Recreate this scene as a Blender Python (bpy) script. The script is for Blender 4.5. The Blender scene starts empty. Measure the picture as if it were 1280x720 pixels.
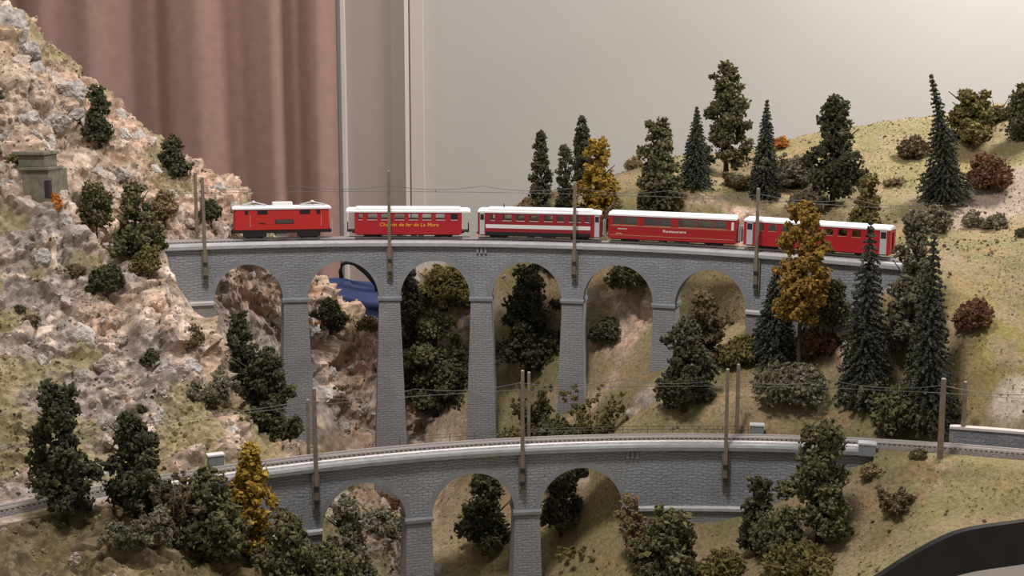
import bpy, bmesh, math, random
import numpy as np
from mathutils import Vector, Matrix

scene = bpy.context.scene
C = scene.collection

# ------------------------------------------------------------------ camera
F_PX, PITCH, CAM_Z = 1700.0, math.radians(8.7), 1.51
cam_d = bpy.data.cameras.new('camera')
cam_d.sensor_width = 36.0
cam_d.lens = 36.0 * F_PX / 1280.0
cam_d.clip_start, cam_d.clip_end = 0.02, 60
cam = bpy.data.objects.new('camera', cam_d)
cam.location = (0, 0, CAM_Z)
cam.rotation_euler = (math.pi / 2 - PITCH, 0, 0)
C.objects.link(cam)
scene.camera = cam

# ------------------------------------------------------------------ light
world = bpy.data.worlds.new('room_light')
scene.world = world
world.use_nodes = True
bg = world.node_tree.nodes['Background']
bg.inputs[0].default_value = (1.0, 0.95, 0.92, 1)
bg.inputs[1].default_value = 0.30

def area_lamp(name, loc, aim, size, power, col):
    d = bpy.data.lights.new(name, 'AREA')
    d.shape = 'RECTANGLE'; d.size, d.size_y = size
    d.energy = power; d.color = col
    o = bpy.data.objects.new(name, d)
    o.location = loc
    o.rotation_euler = (Vector(aim) - Vector(loc)).to_track_quat('-Z', 'Y').to_euler()
    C.objects.link(o)
    return o
area_lamp('ceiling_lamp_light', (1.50, 2.88, 2.75), (1.05, 2.85, 1.2), (0.4, 0.3), 52, (1.0, 0.95, 0.91))
area_lamp('ceiling_lamp_light_small', (-0.20, 1.15, 3.0), (-0.15, 2.0, 1.1), (0.32, 0.32), 34, (1.0, 0.95, 0.91))

area_lamp('fill_light_back', (-0.85, 2.75, 2.9), (-0.6, 2.6, 1.2), (0.3, 0.3), 4, (1.0, 0.95, 0.91))  # added weak fill light, brightens the rock seen behind the left arches

scene.view_settings.view_transform = 'Standard'
scene.view_settings.look = 'None'
scene.view_settings.exposure = 0.0
scene.view_settings.gamma = 1.0
scene.view_settings.use_curve_mapping = False

# ------------------------------------------------------------------ helpers
def at(px, py, Y):
    """the point at distance Y into the room that the photo shows at (px, py)"""
    cx, cy = (px - 640) / F_PX, (360 - py) / F_PX
    d = Vector((cx, math.cos(PITCH) + cy * math.sin(PITCH), -math.sin(PITCH) + cy * math.cos(PITCH)))
    return d * (Y / d.y) + Vector((0, 0, CAM_Z))

def to_px(P):
    x, y, z = P[0], P[1], P[2] - CAM_Z
    dep = y * math.cos(PITCH) - z * math.sin(PITCH)
    return 640 + F_PX * x / dep, 360 - F_PX * (y * math.sin(PITCH) + z * math.cos(PITCH)) / dep

def lin(r, g, b):
    f = lambda c: (c / 255 / 12.92) if c / 255 <= 0.04045 else ((c / 255 + 0.055) / 1.055) ** 2.4
    return (f(r), f(g), f(b))

def tag(o, label=None, cat=None, group=None, kind=None):
    if label: o['label'] = label
    if cat: o['category'] = cat
    if group: o['group'] = group
    if kind: o['kind'] = kind
    return o

def link(name, me, material, parent=None, smooth=False):
    o = bpy.data.objects.new(name, me)
    C.objects.link(o)
    if material is not None and len(me.materials) == 0:
        me.materials.append(material)
    if parent is not None:
        o.parent = parent
    if smooth:
        me.polygons.foreach_set('use_smooth', [True] * len(me.polygons))
    return o

def thing(name, loc, rz=0.0, label=None, cat=None, group=None):
    o = bpy.data.objects.new(name, None)
    o.empty_display_size = 0.02
    o.location = loc; o.rotation_euler = (0, 0, rz)
    C.objects.link(o)
    return tag(o, label, cat, group)

def np_mesh(name, V, Fq, tint=None, uv=None, attr='tint'):
    """V (n,3), Fq (m,3) or (m,4) arrays -> mesh; tint: one value per vertex"""
    V = np.asarray(V, np.float32); Fq = np.asarray(Fq, np.int32)
    me = bpy.data.meshes.new(name)
    k = Fq.shape[1]
    me.vertices.add(len(V)); me.vertices.foreach_set('co', V.ravel())
    me.loops.add(Fq.size); me.loops.foreach_set('vertex_index', Fq.ravel())
    me.polygons.add(len(Fq))
    me.polygons.foreach_set('loop_start', np.arange(0, Fq.size, k, dtype=np.int32))
    me.polygons.foreach_set('loop_total', np.full(len(Fq), k, np.int32))
    me.update(calc_edges=True)
    me.shade_flat()
    if tint is not None:
        tint = np.asarray(tint, np.float32)
        if tint.ndim == 1:
            a = me.attributes.new(attr, 'FLOAT', 'POINT'); a.data.foreach_set('value', tint)
        else:
            a = me.color_attributes.new(attr, 'FLOAT_COLOR', 'POINT')
            a.data.foreach_set('color', np.concatenate([tint, np.ones((len(tint), 1))], 1).astype(np.float32).ravel())
    if uv is not None:
        l = me.uv_layers.new(name='uv')
        l.data.foreach_set('uv', np.asarray(uv, np.float32)[Fq.ravel()].ravel())
    return me

class MB:
    """collects boxes, tubes and quads into one mesh"""
    def __init__(s): s.v = []; s.f = []
    def add(s, vs, fs):
        b = len(s.v); s.v += [tuple(v) for v in vs]; s.f += [tuple(b + i for i in f) for f in fs]
        return s
    def box(s, x0, x1, y0, y1, z0, z1):
        return s.hexa([(x0, y0, z0), (x1, y0, z0), (x1, y1, z0), (x0, y1, z0), (x0, y0, z1), (x1, y0, z1), (x1, y1, z1), (x0, y1, z1)])
    def hexa(s, p):
        return s.add(p, [(3, 2, 1, 0), (4, 5, 6, 7), (0, 1, 5, 4), (1, 2, 6, 5), (2, 3, 7, 6), (3, 0, 4, 7)])
    def tube(s, pts, r, n=6, caps=True):
        pts = [Vector(p) for p in pts]
        rr = r if isinstance(r, (list, tuple)) else [r] * len(pts)
        vs, fs = [], []
        for i, p in enumerate(pts):
            t = (pts[min(i + 1, len(pts) - 1)] - pts[max(i - 1, 0)])
            t = t.normalized() if t.length > 1e-9 else Vector((0, 0, 1))
            a = t.cross(Vector((0.123, 0.31, 0.94)) if abs(t.z) < 0.9 else Vector((1, 0.1, 0))).normalized()
            b = t.cross(a)
            for k in range(n):
                an = 2 * math.pi * k / n
                vs.append(p + (a * math.cos(an) + b * math.sin(an)) * rr[i])
        for i in range(len(pts) - 1):
            for k in range(n):
                k2 = (k + 1) % n
                fs.append((i * n + k, i * n + k2, (i + 1) * n + k2, (i + 1) * n + k))
        if caps:
            fs.append(tuple(range(n - 1, -1, -1))); fs.append(tuple((len(pts) - 1) * n + k for k in range(n)))
        return s.add(vs, fs)
    def build(s, name, material, parent=None, smooth=False, bevel=0):
        me = bpy.data.meshes.new(name)
        me.from_pydata(s.v, [], s.f)
        bm = bmesh.new(); bm.from_mesh(me)
        bmesh.ops.recalc_face_normals(bm, faces=bm.faces)
        if bevel:
            bmesh.ops.bevel(bm, geom=list(bm.edges), offset=bevel, segments=2, affect='EDGES', profile=0.6)
        bm.to_mesh(me); bm.free()
        return link(name, me, material, parent, smooth)

# ------------------------------------------------------------------ materials
def mat(name, col, rough=0.8, var=0.0, scale=60.0, bump=0.0, bscale=None, metal=0.0, col2=None, coords='Object', spec=0.3):
    m = bpy.data.materials.new(name); m.use_nodes = True
    nt = m.node_tree; b = nt.nodes['Principled BSDF']
    b.inputs['Roughness'].default_value = rough
    b.inputs['Metallic'].default_value = metal
    b.inputs['Specular IOR Level'].default_value = spec
    c = tuple(col) + (1,)
    b.inputs['Base Color'].default_value = c
    if var or col2 or bump:
        tc = nt.nodes.new('ShaderNodeTexCoord')
    if var or col2:
        n = nt.nodes.new('ShaderNodeTexNoise'); n.inputs['Scale'].default_value = scale
        n.inputs['Detail'].default_value = 5
        nt.links.new(tc.outputs[coords], n.inputs['Vector'])
        r = nt.nodes.new('ShaderNodeValToRGB')
        a0 = tuple(x * (1 - var) for x in col) if not col2 else tuple(col)
        a1 = tuple(min(1, x * (1 + var)) for x in col) if not col2 else tuple(col2)
        r.color_ramp.elements[0].position = 0.35; r.color_ramp.elements[0].color = a0 + (1,)
        r.color_ramp.elements[1].position = 0.65; r.color_ramp.elements[1].color = a1 + (1,)
        nt.links.new(n.outputs['Fac'], r.inputs['Fac'])
        nt.links.new(r.outputs['Color'], b.inputs['Base Color'])
    if bump:
        n2 = nt.nodes.new('ShaderNodeTexNoise'); n2.inputs['Scale'].default_value = bscale or scale
        n2.inputs['Detail'].default_value = 6
        nt.links.new(tc.outputs[coords], n2.inputs['Vector'])
        bp = nt.nodes.new('ShaderNodeBump'); bp.inputs['Strength'].default_value = 1.0
        bp.inputs['Distance'].default_value = bump
        nt.links.new(n2.outputs['Fac'], bp.inputs['Height'])
        nt.links.new(bp.outputs['Normal'], b.inputs['Normal'])
    return m

def leaf_mat(name, dark, light):
    m = bpy.data.materials.new(name); m.use_nodes = True
    nt = m.node_tree; b = nt.nodes['Principled BSDF']
    b.inputs['Roughness'].default_value = 0.9
    b.inputs['Specular IOR Level'].default_value = 0.15
    a = nt.nodes.new('ShaderNodeAttribute'); a.attribute_name = 'tint'
    r = nt.nodes.new('ShaderNodeValToRGB')
    r.color_ramp.elements[0].color = tuple(dark) + (1,)
    r.color_ramp.elements[1].color = tuple(light) + (1,)
    nt.links.new(a.outputs['Fac'], r.inputs['Fac'])
    nt.links.new(r.outputs['Color'], b.inputs['Base Color'])
    return m

def stone_mat(name, c1, c2, mortar, bw=0.0125, bh=0.0052, relief=0.0012, rubble=0.0):
    """embossed model stonework; uv holds metres along the wall and metres up"""
    m = bpy.data.materials.new(name); m.use_nodes = True
    nt = m.node_tree; b = nt.nodes['Principled BSDF']
    b.inputs['Roughness'].default_value = 0.75
    b.inputs['Specular IOR Level'].default_value = 0.25
    tc = nt.nodes.new('ShaderNodeUVMap'); tc.uv_map = 'uv'
    dist = nt.nodes.new('ShaderNodeTexNoise'); dist.inputs['Scale'].default_value = 45; dist.inputs['Detail'].default_value = 2
    nt.links.new(tc.outputs[0], dist.inputs['Vector'])
    mx = nt.nodes.new('ShaderNodeVectorMath'); mx.operation = 'MULTIPLY_ADD'
    nt.links.new(dist.outputs['Color'], mx.inputs[0]); mx.inputs[1].default_value = (0.010, 0.006 + rubble, 0)
    nt.links.new(tc.outputs[0], mx.inputs[2])
    br = nt.nodes.new('ShaderNodeTexBrick')
    br.inputs['Scale'].default_value = 1.0
    br.inputs['Brick Width'].default_value = bw; br.inputs['Row Height'].default_value = bh
    br.inputs['Mortar Size'].default_value = 0.0006; br.inputs['Mortar Smooth'].default_value = 0.6
    br.inputs['Color1'].default_value = tuple(c1) + (1,); br.inputs['Color2'].default_value = tuple(c2) + (1,)
    br.inputs['Mortar'].default_value = tuple(mortar) + (1,)
    nt.links.new(mx.outputs[0], br.inputs['Vector'])
    nz = nt.nodes.new('ShaderNodeTexNoise'); nz.inputs['Scale'].default_value = 14; nz.inputs['Detail'].default_value = 5
    nt.links.new(tc.outputs[0], nz.inputs['Vector'])
    mixc = nt.nodes.new('ShaderNodeMixRGB'); mixc.blend_type = 'MULTIPLY'; mixc.inputs[0].default_value = 0.75
    rp = nt.nodes.new('ShaderNodeValToRGB')
    rp.color_ramp.elements[0].position = 0.3; rp.color_ramp.elements[0].color = (0.78, 0.76, 0.75, 1)
    rp.color_ramp.elements[1].position = 0.7; rp.color_ramp.elements[1].color = (1.1, 1.1, 1.1, 1)
    nt.links.new(nz.outputs['Fac'], rp.inputs[0])
    nt.links.new(br.outputs['Color'], mixc.inputs[1]); nt.links.new(rp.outputs[0], mixc.inputs[2])
    nt.links.new(mixc.outputs[0], b.inputs['Base Color'])
    fine = nt.nodes.new('ShaderNodeTexNoise'); fine.inputs['Scale'].default_value = 260; fine.inputs['Detail'].default_value = 3
    nt.links.new(tc.outputs[0], fine.inputs['Vector'])
    sub = nt.nodes.new('ShaderNodeMath'); sub.operation = 'SUBTRACT'
    nt.links.new(fine.outputs['Fac'], sub.inputs[0]); nt.links.new(br.outputs['Fac'], sub.inputs[1])
    bp = nt.nodes.new('ShaderNodeBump'); bp.inputs['Strength'].default_value = 1.0; bp.inputs['Distance'].default_value = relief
    nt.links.new(sub.outputs[0], bp.inputs['Height']); nt.links.new(bp.outputs['Normal'], b.inputs['Normal'])
    return m

def terrain_mat(name, bump=0.002, scale=140):
    m = bpy.data.materials.new(name); m.use_nodes = True
    nt = m.node_tree; b = nt.nodes['Principled BSDF']
    b.inputs['Roughness'].default_value = 0.92; b.inputs['Specular IOR Level'].default_value = 0.15
    a = nt.nodes.new('ShaderNodeAttribute'); a.attribute_name = 'ground_colour'
    tc = nt.nodes.new('ShaderNodeTexCoord')
    n = nt.nodes.new('ShaderNodeTexNoise'); n.inputs['Scale'].default_value = scale; n.inputs['Detail'].default_value = 8
    n.inputs['Roughness'].default_value = 0.7
    nt.links.new(tc.outputs['Object'], n.inputs['Vector'])
    rp = nt.nodes.new('ShaderNodeValToRGB')
    rp.color_ramp.elements[0].position = 0.32; rp.color_ramp.elements[0].color = (0.50, 0.46, 0.43, 1)
    rp.color_ramp.elements[1].position = 0.66; rp.color_ramp.elements[1].color = (1.38, 1.36, 1.34, 1)
    nt.links.new(n.outputs['Fac'], rp.inputs[0])
    mx = nt.nodes.new('ShaderNodeMixRGB'); mx.blend_type = 'MULTIPLY'; mx.inputs[0].default_value = 0.8
    nt.links.new(a.outputs['Color'], mx.inputs[1]); nt.links.new(rp.outputs[0], mx.inputs[2])
    nt.links.new(mx.outputs[0], b.inputs['Base Color'])
    bp = nt.nodes.new('ShaderNodeBump'); bp.inputs['Strength'].default_value = 1.0; bp.inputs['Distance'].default_value = bump
    nt.links.new(n.outputs['Fac'], bp.inputs['Height']); nt.links.new(bp.outputs['Normal'], b.inputs['Normal'])
    return m

def glass_mat(name, col=(0.8, 0.8, 0.78), clear=0.8):
    m = bpy.data.materials.new(name); m.use_nodes = True
    nt = m.node_tree; nt.nodes.remove(nt.nodes['Principled BSDF'])
    t = nt.nodes.new('ShaderNodeBsdfTransparent'); t.inputs[0].default_value = tuple(col) + (1,)
    g = nt.nodes.new('ShaderNodeBsdfGlossy'); g.inputs['Roughness'].default_value = 0.08
    mx = nt.nodes.new('ShaderNodeMixShader'); mx.inputs[0].default_value = 1 - clear
    nt.links.new(t.outputs[0], mx.inputs[1]); nt.links.new(g.outputs[0], mx.inputs[2])
    nt.links.new(mx.outputs[0], nt.nodes['Material Output'].inputs[0])
    return m

M = {}
M['wall'] = mat('wall_paint', (0.445, 0.432, 0.412), 0.7, var=0.02, scale=3)
M['panel'] = mat('door_paint', (0.36, 0.30, 0.275), 0.6, var=0.02, scale=4)
M['post'] = mat('frame_paint_grey', (0.39, 0.365, 0.36), 0.6)
M['bead'] = mat('frame_bead_white', (0.66, 0.61, 0.58), 0.5)
M['pinkpost'] = mat('frame_post_pinkish', (0.54, 0.475, 0.44), 0.6)
M['curtain'] = mat('curtain_cloth', (0.33, 0.205, 0.175), 0.85, var=0.06, scale=40, bump=0.0004, bscale=900)
M['floor'] = mat('floor_laminate', (0.86, 0.74, 0.63), 0.5, var=0.05, scale=8)
M['fascia'] = mat('black_painted_board', (0.012, 0.012, 0.011), 0.6, var=0.2, scale=30)
M['stone'] = stone_mat('viaduct_stone', (0.32, 0.328, 0.34), (0.30, 0.306, 0.318), (0.27, 0.272, 0.282))
M['rubble'] = stone_mat('viaduct_rubble_wall', (0.335, 0.35, 0.372), (0.305, 0.317, 0.338), (0.265, 0.272, 0.288), bw=0.015, bh=0.0046, relief=0.0013, rubble=0.006)
M['pierstone'] = stone_mat('viaduct_pier_brickwork', (0.315, 0.318, 0.334), (0.285, 0.286, 0.30), (0.29, 0.264, 0.272), bw=0.014, bh=0.0042, relief=0.0011)
M['smooth_stone'] = mat('viaduct_smooth_stone', (0.25, 0.257, 0.27), 0.65, var=0.10, scale=50, bump=0.0004, bscale=400)
M['coping'] = mat('viaduct_coping', (0.52, 0.52, 0.53), 0.55, var=0.10, scale=60, bump=0.0005, bscale=300)
M['coping_grey'] = mat('viaduct_coping_grey', (0.33, 0.335, 0.345), 0.6, var=0.10, scale=60, bump=0.0005, bscale=300)
M['ballast'] = mat('track_ballast', (0.15, 0.13, 0.12), 0.9, col2=(0.30, 0.27, 0.26), scale=420, bump=0.0015, bscale=500)
M['ballast_light'] = mat('walkway_ballast', (0.60, 0.56, 0.56), 0.9, col2=(0.80, 0.76, 0.76), scale=320, bump=0.0015, bscale=400)
M['sleeper'] = mat('sleeper_brown', (0.055, 0.042, 0.036), 0.8)
M['rail'] = mat('rail_steel', (0.66, 0.60, 0.59), 0.4, metal=0.15)
M['wood'] = mat('mast_wood', (0.20, 0.16, 0.118), 0.8, var=0.2, scale=90)
M['bolt'] = mat('dark_iron', (0.035, 0.03, 0.03), 0.6)
M['wire'] = mat('wire_grey', (0.16, 0.15, 0.15), 0.5, metal=0.3)
M['bark'] = mat('bark', (0.05, 0.037, 0.026), 0.9, var=0.25, scale=120)
M['bark_grey'] = mat('bark_grey', (0.17, 0.14, 0.105), 0.9, var=0.25, scale=120)
M['red'] = mat('loco_red', (0.52, 0.028, 0.022), 0.42, var=0.03, scale=30, spec=0.4)
M['red_car'] = mat('coach_red', (0.42, 0.018, 0.028), 0.40, var=0.03, scale=30, spec=0.4)
M['red_dark'] = mat('coach_dark_red', (0.27, 0.018, 0.026), 0.45, spec=0.4)
M['red_pan'] = mat('coach_deep_red', (0.36, 0.016, 0.02), 0.42, spec=0.4)
M['roof_white'] = mat('roof_white', (0.86, 0.86, 0.86), 0.5)
M['silver'] = mat('silver_grey', (0.55, 0.56, 0.57), 0.4, metal=0.2)
M['black'] = mat('underframe_black', (0.018, 0.016, 0.016), 0.6)
M['under_grey'] = mat('underframe_grey', (0.16, 0.145, 0.14), 0.7)
M['white'] = mat('white_paint', (0.78, 0.74, 0.73), 0.5)
M['yellow_print'] = mat('yellow_lettering', (0.85, 0.42, 0.05), 0.5)
M['white_print'] = mat('white_lettering', (0.80, 0.68, 0.66), 0.5)
M['gold'] = mat('gold_line', (0.55, 0.30, 0.16), 0.5)
M['glass'] = glass_mat('window_glass', (0.95, 0.95, 0.94), 0.92)
M['glass_dim'] = glass_mat('window_glass_tinted', (0.66, 0.66, 0.62), 0.85)
M['dark_glass'] = mat('dark_window', (0.02, 0.016, 0.015), 0.15, spec=0.5)
M['blue_cloth'] = mat('blue_bag_cloth', (0.035, 0.05, 0.13), 0.85, var=0.12, scale=18, bump=0.0006, bscale=500)
M['black_strap'] = mat('black_strap', (0.012, 0.012, 0.015), 0.6)
M['concrete'] = mat('mossy_concrete', (0.13, 0.125, 0.09), 0.9, col2=(0.22, 0.195, 0.145), scale=90, bump=0.001)
M['wallstone'] = stone_mat('trackside_stone_wall', (0.27, 0.28, 0.30), (0.20, 0.21, 0.235), (0.30, 0.27, 0.26), bw=0.016, bh=0.0055, relief=0.002, rubble=0.004)
M['box_grey'] = mat('cabinet_grey', (0.23, 0.25, 0.24), 0.6)
M['rock'] = mat('rock_pink_beige', (0.40, 0.315, 0.26), 0.9, col2=(0.68, 0.57, 0.50), scale=2.6, bump=0.006, bscale=4)
M['rock_grey'] = mat('rock_grey', (0.28, 0.26, 0.25), 0.9, col2=(0.58, 0.53, 0.49), scale=2.6, bump=0.006, bscale=4)
M['rock_white'] = mat('rock_pale', (0.55, 0.50, 0.46), 0.9, col2=(0.68, 0.63, 0.58), scale=2.6, bump=0.006, bscale=4)
M['terrain'] = terrain_mat('rock_and_turf', 0.0018, 90)
M['turf'] = terrain_mat('turf_slope', 0.0025, 170)
M['fence'] = mat('fence_metal', (0.10, 0.09, 0.08), 0.7)
M['stool'] = mat('stool_wood', (0.25, 0.16, 0.09), 0.6, var=0.1, scale=20)

L = {
    'dark':   leaf_mat('foliage_dark_green', (0.024, 0.025, 0.013), (0.125, 0.120, 0.065)),
    'mid':    leaf_mat('foliage_mid_green', (0.040, 0.038, 0.017), (0.20, 0.185, 0.090)),
    'olive':  leaf_mat('foliage_olive', (0.065, 0.055, 0.018), (0.25, 0.205, 0.075)),
    'yellow': leaf_mat('foliage_yellow', (0.14, 0.085, 0.012), (0.50, 0.32, 0.055)),
    'gold':   leaf_mat('foliage_golden', (0.12, 0.070, 0.014), (0.40, 0.245, 0.055)),
    'conifer': leaf_mat('foliage_conifer', (0.017, 0.020, 0.014), (0.115, 0.115, 0.085)),
    'grey':   leaf_mat('foliage_grey_green', (0.07, 0.065, 0.038), (0.25, 0.225, 0.15)),
    'rust':   leaf_mat('foliage_rust', (0.085, 0.042, 0.020), (0.24, 0.125, 0.072)),
    'orange': leaf_mat('foliage_orange', (0.30, 0.11, 0.02), (0.55, 0.22, 0.06)),
    'brown':  leaf_mat('foliage_brown', (0.065, 0.048, 0.024), (0.21, 0.16, 0.09)),
    'tan':    leaf_mat('foliage_tan', (0.13, 0.095, 0.045), (0.34, 0.25, 0.13)),
    'turf':   leaf_mat('turf_fibres', (0.17, 0.155, 0.075), (0.32, 0.285, 0.15)),
    'grit':   leaf_mat('rock_grit', (0.20, 0.16, 0.13), (0.60, 0.52, 0.46)),
}

# ------------------------------------------------------------------ noise
def _hash(ix, iy, iz, k=0):
    h = (ix * 374761393 + iy * 668265263 + iz * 2147483647 + k * 1274126177) & 0xffffffff
    h = ((h ^ (h >> 13)) * 1274126177) & 0xffffffff
    h = ((h ^ (h >> 16)) * 2246822519) & 0xffffffff
    return ((h ^ (h >> 15)) & 0xffffff) / float(0xffffff)
def vnoise(P, k=0):
    P = np.asarray(P, float); I = np.floor(P).astype(np.int64); f = P - I
    f = f * f * (3 - 2 * f); r = 0
    for a in (0, 1):
        for b in (0, 1):
            for c in (0, 1):
                w = (f[:, 0] if a else 1 - f[:, 0]) * (f[:, 1] if b else 1 - f[:, 1]) * (f[:, 2] if c else 1 - f[:, 2])
                r = r + w * _hash(I[:, 0] + a, I[:, 1] + b, I[:, 2] + c, k)
    return r
def fbm(P, o=4, k=0):
    r, a, t = 0, 1, 0
    P = np.asarray(P, float)
    for i in range(o):
        r = r + a * vnoise(P * 2 ** i + 17.3 * i, k + i); t += a; a *= 0.5
    return r / t
def worley(P, k=0):
    P = np.asarray(P, float); I = np.floor(P).astype(np.int64)
    d1 = np.full(len(P), 9.0); d2 = np.full(len(P), 9.0); idv = np.zeros(len(P))
    for a in (-1, 0, 1):
        for b in (-1, 0, 1):
            for c in (-1, 0, 1):
                J = I + (a, b, c)
                q = np.stack([J[:, i] + _hash(J[:, 0], J[:, 1], J[:, 2], k + 11 * i + 5) for i in range(3)], 1)
                d = np.sqrt(((q - P) ** 2).sum(1)); h = _hash(J[:, 0], J[:, 1], J[:, 2], k + 77)
                n = d < d1
                d2 = np.where(n, d1, np.minimum(d2, d)); idv = np.where(n, h, idv); d1 = np.where(n, d, d1)
    return d1, d2, idv

# ------------------------------------------------------------------ the two track curves
class Arc:
    """front edge of a viaduct: circle in plan, even grade; th runs clockwise from +Y"""
    def __init__(s, cx, cy, R, z0, g): s.cx, s.cy, s.R, s.z0, s.g = cx, cy, R, z0, g
    def z(s, th): return s.z0 + s.g * s.R * th
    def p(s, th, off=0.0, dz=0.0):
        r = s.R + off
        return Vector((s.cx + r * math.sin(th), s.cy + r * math.cos(th), s.z(th) + dz))
    def th_px(s, px, off=0.0, dz=0.0):
        lo, hi = -0.9, 0.95
        for _ in range(50):
            m = (lo + hi) / 2
            if to_px(s.p(m, off, dz))[0] < px: lo = m
            else: hi = m
        return (lo + hi) / 2
    def polar(s, x, y):
        dx, dy = x - s.cx, y - s.cy
        return np.arctan2(dx, dy), np.sqrt(dx * dx + dy * dy) - s.R
UP = Arc(-0.0924, 1.1909, 1.1632, 1.2327, -0.0109)
LO = Arc(0.144, 0.6737, 1.2704, 0.9790, 0.0237)
UP_A, UP_B = UP.th_px(202), UP.th_px(1150)
LO_A, LO_B = LO.th_px(205), LO.th_px(1094)
DEPTH_U, DEPTH_L = 0.054, 0.054        # wall thickness of each viaduct

# ------------------------------------------------------------------ terrain
ctrl = [
 # near left, below the lower track
 (0,715,1.56),(80,692,1.62),(150,700,1.62),(230,722,1.64),(300,735,1.68),(-60,760,1.45),(100,790,1.45),(250,820,1.45),
 # gorge
 (400,770,1.74),(460,790,1.80),(590,800,1.84),(720,790,1.84),(800,745,1.84),(450,830,1.5),(650,850,1.5),(850,800,1.6),
 (520,730,2.0),(560,760,1.95),
 # right abutment of the lower viaduct and the slope in front of it
 (850,702,1.90),(900,662,1.93),(960,640,1.92),(1000,612,1.92),(1060,588,1.90),(960,700,1.80),(1050,700,1.74),
 (1100,714,1.67),(1160,684,1.68),(1200,665,1.69),(1240,657,1.70),(1280,650,1.71),(1340,640,1.72),
 (1100,645,1.80),(1200,612,1.79),(1280,602,1.77),(1000,790,1.55),
 # behind the lower viaduct
 (461,628,2.32),(487,645,2.36),(560,640,2.20),(590,702,2.05),(640,685,2.05),(740,625,2.12),(765,600,2.16),(700,700,2.0),
 (605,562,2.36),(718,510,2.34),(660,545,2.26),(760,552,2.10),(830,545,2.03),(900,541,2.01),(960,541,2.0),(1040,537,1.98),
 (800,505,2.20),(832,460,2.30),(945,422,2.24),(900,475,2.15),(1000,445,2.15),(1060,410,2.17),(1060,485,2.05),(1130,445,2.08),
 (1140,352,2.12),(1120,385,2.10),
 # right-hand hill
 (1200,524,1.95),(1240,520,1.93),(1280,520,1.91),(1280,450,1.98),(1200,450,2.0),(1200,375,2.10),(1280,372,2.10),
 (1190,326,2.2),(1280,316,2.2),(1250,292,2.35),(1240,252,2.5),(1200,232,2.55),(1280,236,2.5),(1200,190,2.7),
 (1140,148,2.92),(1060,160,2.92),(1000,170,2.92),(1280,124,2.92),(1350,110,2.9),
 (1080,272,2.45),(1000,266,2.5),(1000,220,2.7),(900,264,2.5),(900,218,2.75),(860,192,2.85),(800,254,2.55),(800,208,2.8),
 (740,262,2.6),(740,228,2.75),(690,252,2.65),(650,264,2.65),(610,292,2.65),(570,322,2.65),(535,347,2.6),(510,382,2.55),(495,432,2.5),
 (1140,215,3.12),(1000,240,3.12),(860,260,3.08),(740,300,3.05),(650,340,2.95),(1300,200,3.12),(550,430,2.95),(500,500,2.95),
 (780,385,2.42),(890,385,2.38),(640,475,2.5),(640,345,2.58),(690,335,2.55),(560,510,2.45),(540,570,2.4),(520,520,2.5),
 # left-hand mountain
 (310,350,2.42),(280,445,2.30),(310,455,2.36),(340,545,2.28),(400,400,2.48),(400,480,2.42),(400,562,2.32),(440,480,2.48),
 (440,562,2.40),(440,612,2.30),(420,622,2.20),
 (-80,0,2.38),(0,18,2.40),(60,85,2.42),(100,110,2.45),(140,135,2.47),(200,185,2.52),(240,212,2.55),(295,248,2.58),(345,300,2.6),
 (390,345,2.6),(430,390,2.6),(470,428,2.6),
 (0,120,2.75),(100,210,2.75),(240,320,2.8),(350,420,2.85),(430,500,2.85),
 (100,300,2.20),(0,200,2.25),(60,200,2.25),(0,100,2.32),(0,300,2.12),(0,450,1.95),(100,450,1.99),(100,560,1.87),(0,560,1.82),
 (200,560,1.92),(270,560,1.97),(200,450,2.07),(200,352,2.19),(240,422,2.15),(268,482,2.13),(270,520,2.03),(330,566,2.05),
 (370,578,2.05),(-80,300,2.1),(-80,500,1.86),(120,400,2.06),(60,380,2.07),
 (255,276,2.42),(160,250,2.28),
]
cp = [tuple(at(*c)) for c in ctrl]
for px in (-60, 0, 60, 120, 180):
    th = LO.th_px(px)
    cp += [tuple(LO.p(th, -0.01, -0.012)), tuple(LO.p(th, 0.06, -0.010))]
for px in (1110, 1160, 1210, 1260, 1310):
    th = LO.th_px(px)
    cp += [tuple(LO.p(th, -0.01, -0.012)), tuple(LO.p(th, 0.055, -0.010))]
for px in (120, 160, 190):
    th = UP.th_px(px)
    cp += [tuple(UP.p(th, 0.01, -0.012)), tuple(UP.p(th, 0.07, -0.008))]
cp = np.array(cp)
def tps_fit(P, z, lam):
    n = len(P)
    d2 = ((P[:, None] - P[None]) ** 2).sum(-1)
    K = 0.5 * d2 * np.log(d2 + 1e-9)
    A = np.zeros((n + 3, n + 3)); A[:n, :n] = K + lam * np.eye(n)
    A[:n, n] = 1; A[:n, n + 1:] = P; A[n, :n] = 1; A[n + 1:, :n] = P.T
    return np.linalg.solve(A, np.concatenate([z, np.zeros(3)]))
_w = tps_fit(cp[:, :2], cp[:, 2], 2e-4)
def smoothstep(a, b, x):
    t = np.clip((x - a) / (b - a), 0, 1); return t * t * (3 - 2 * t)
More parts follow.
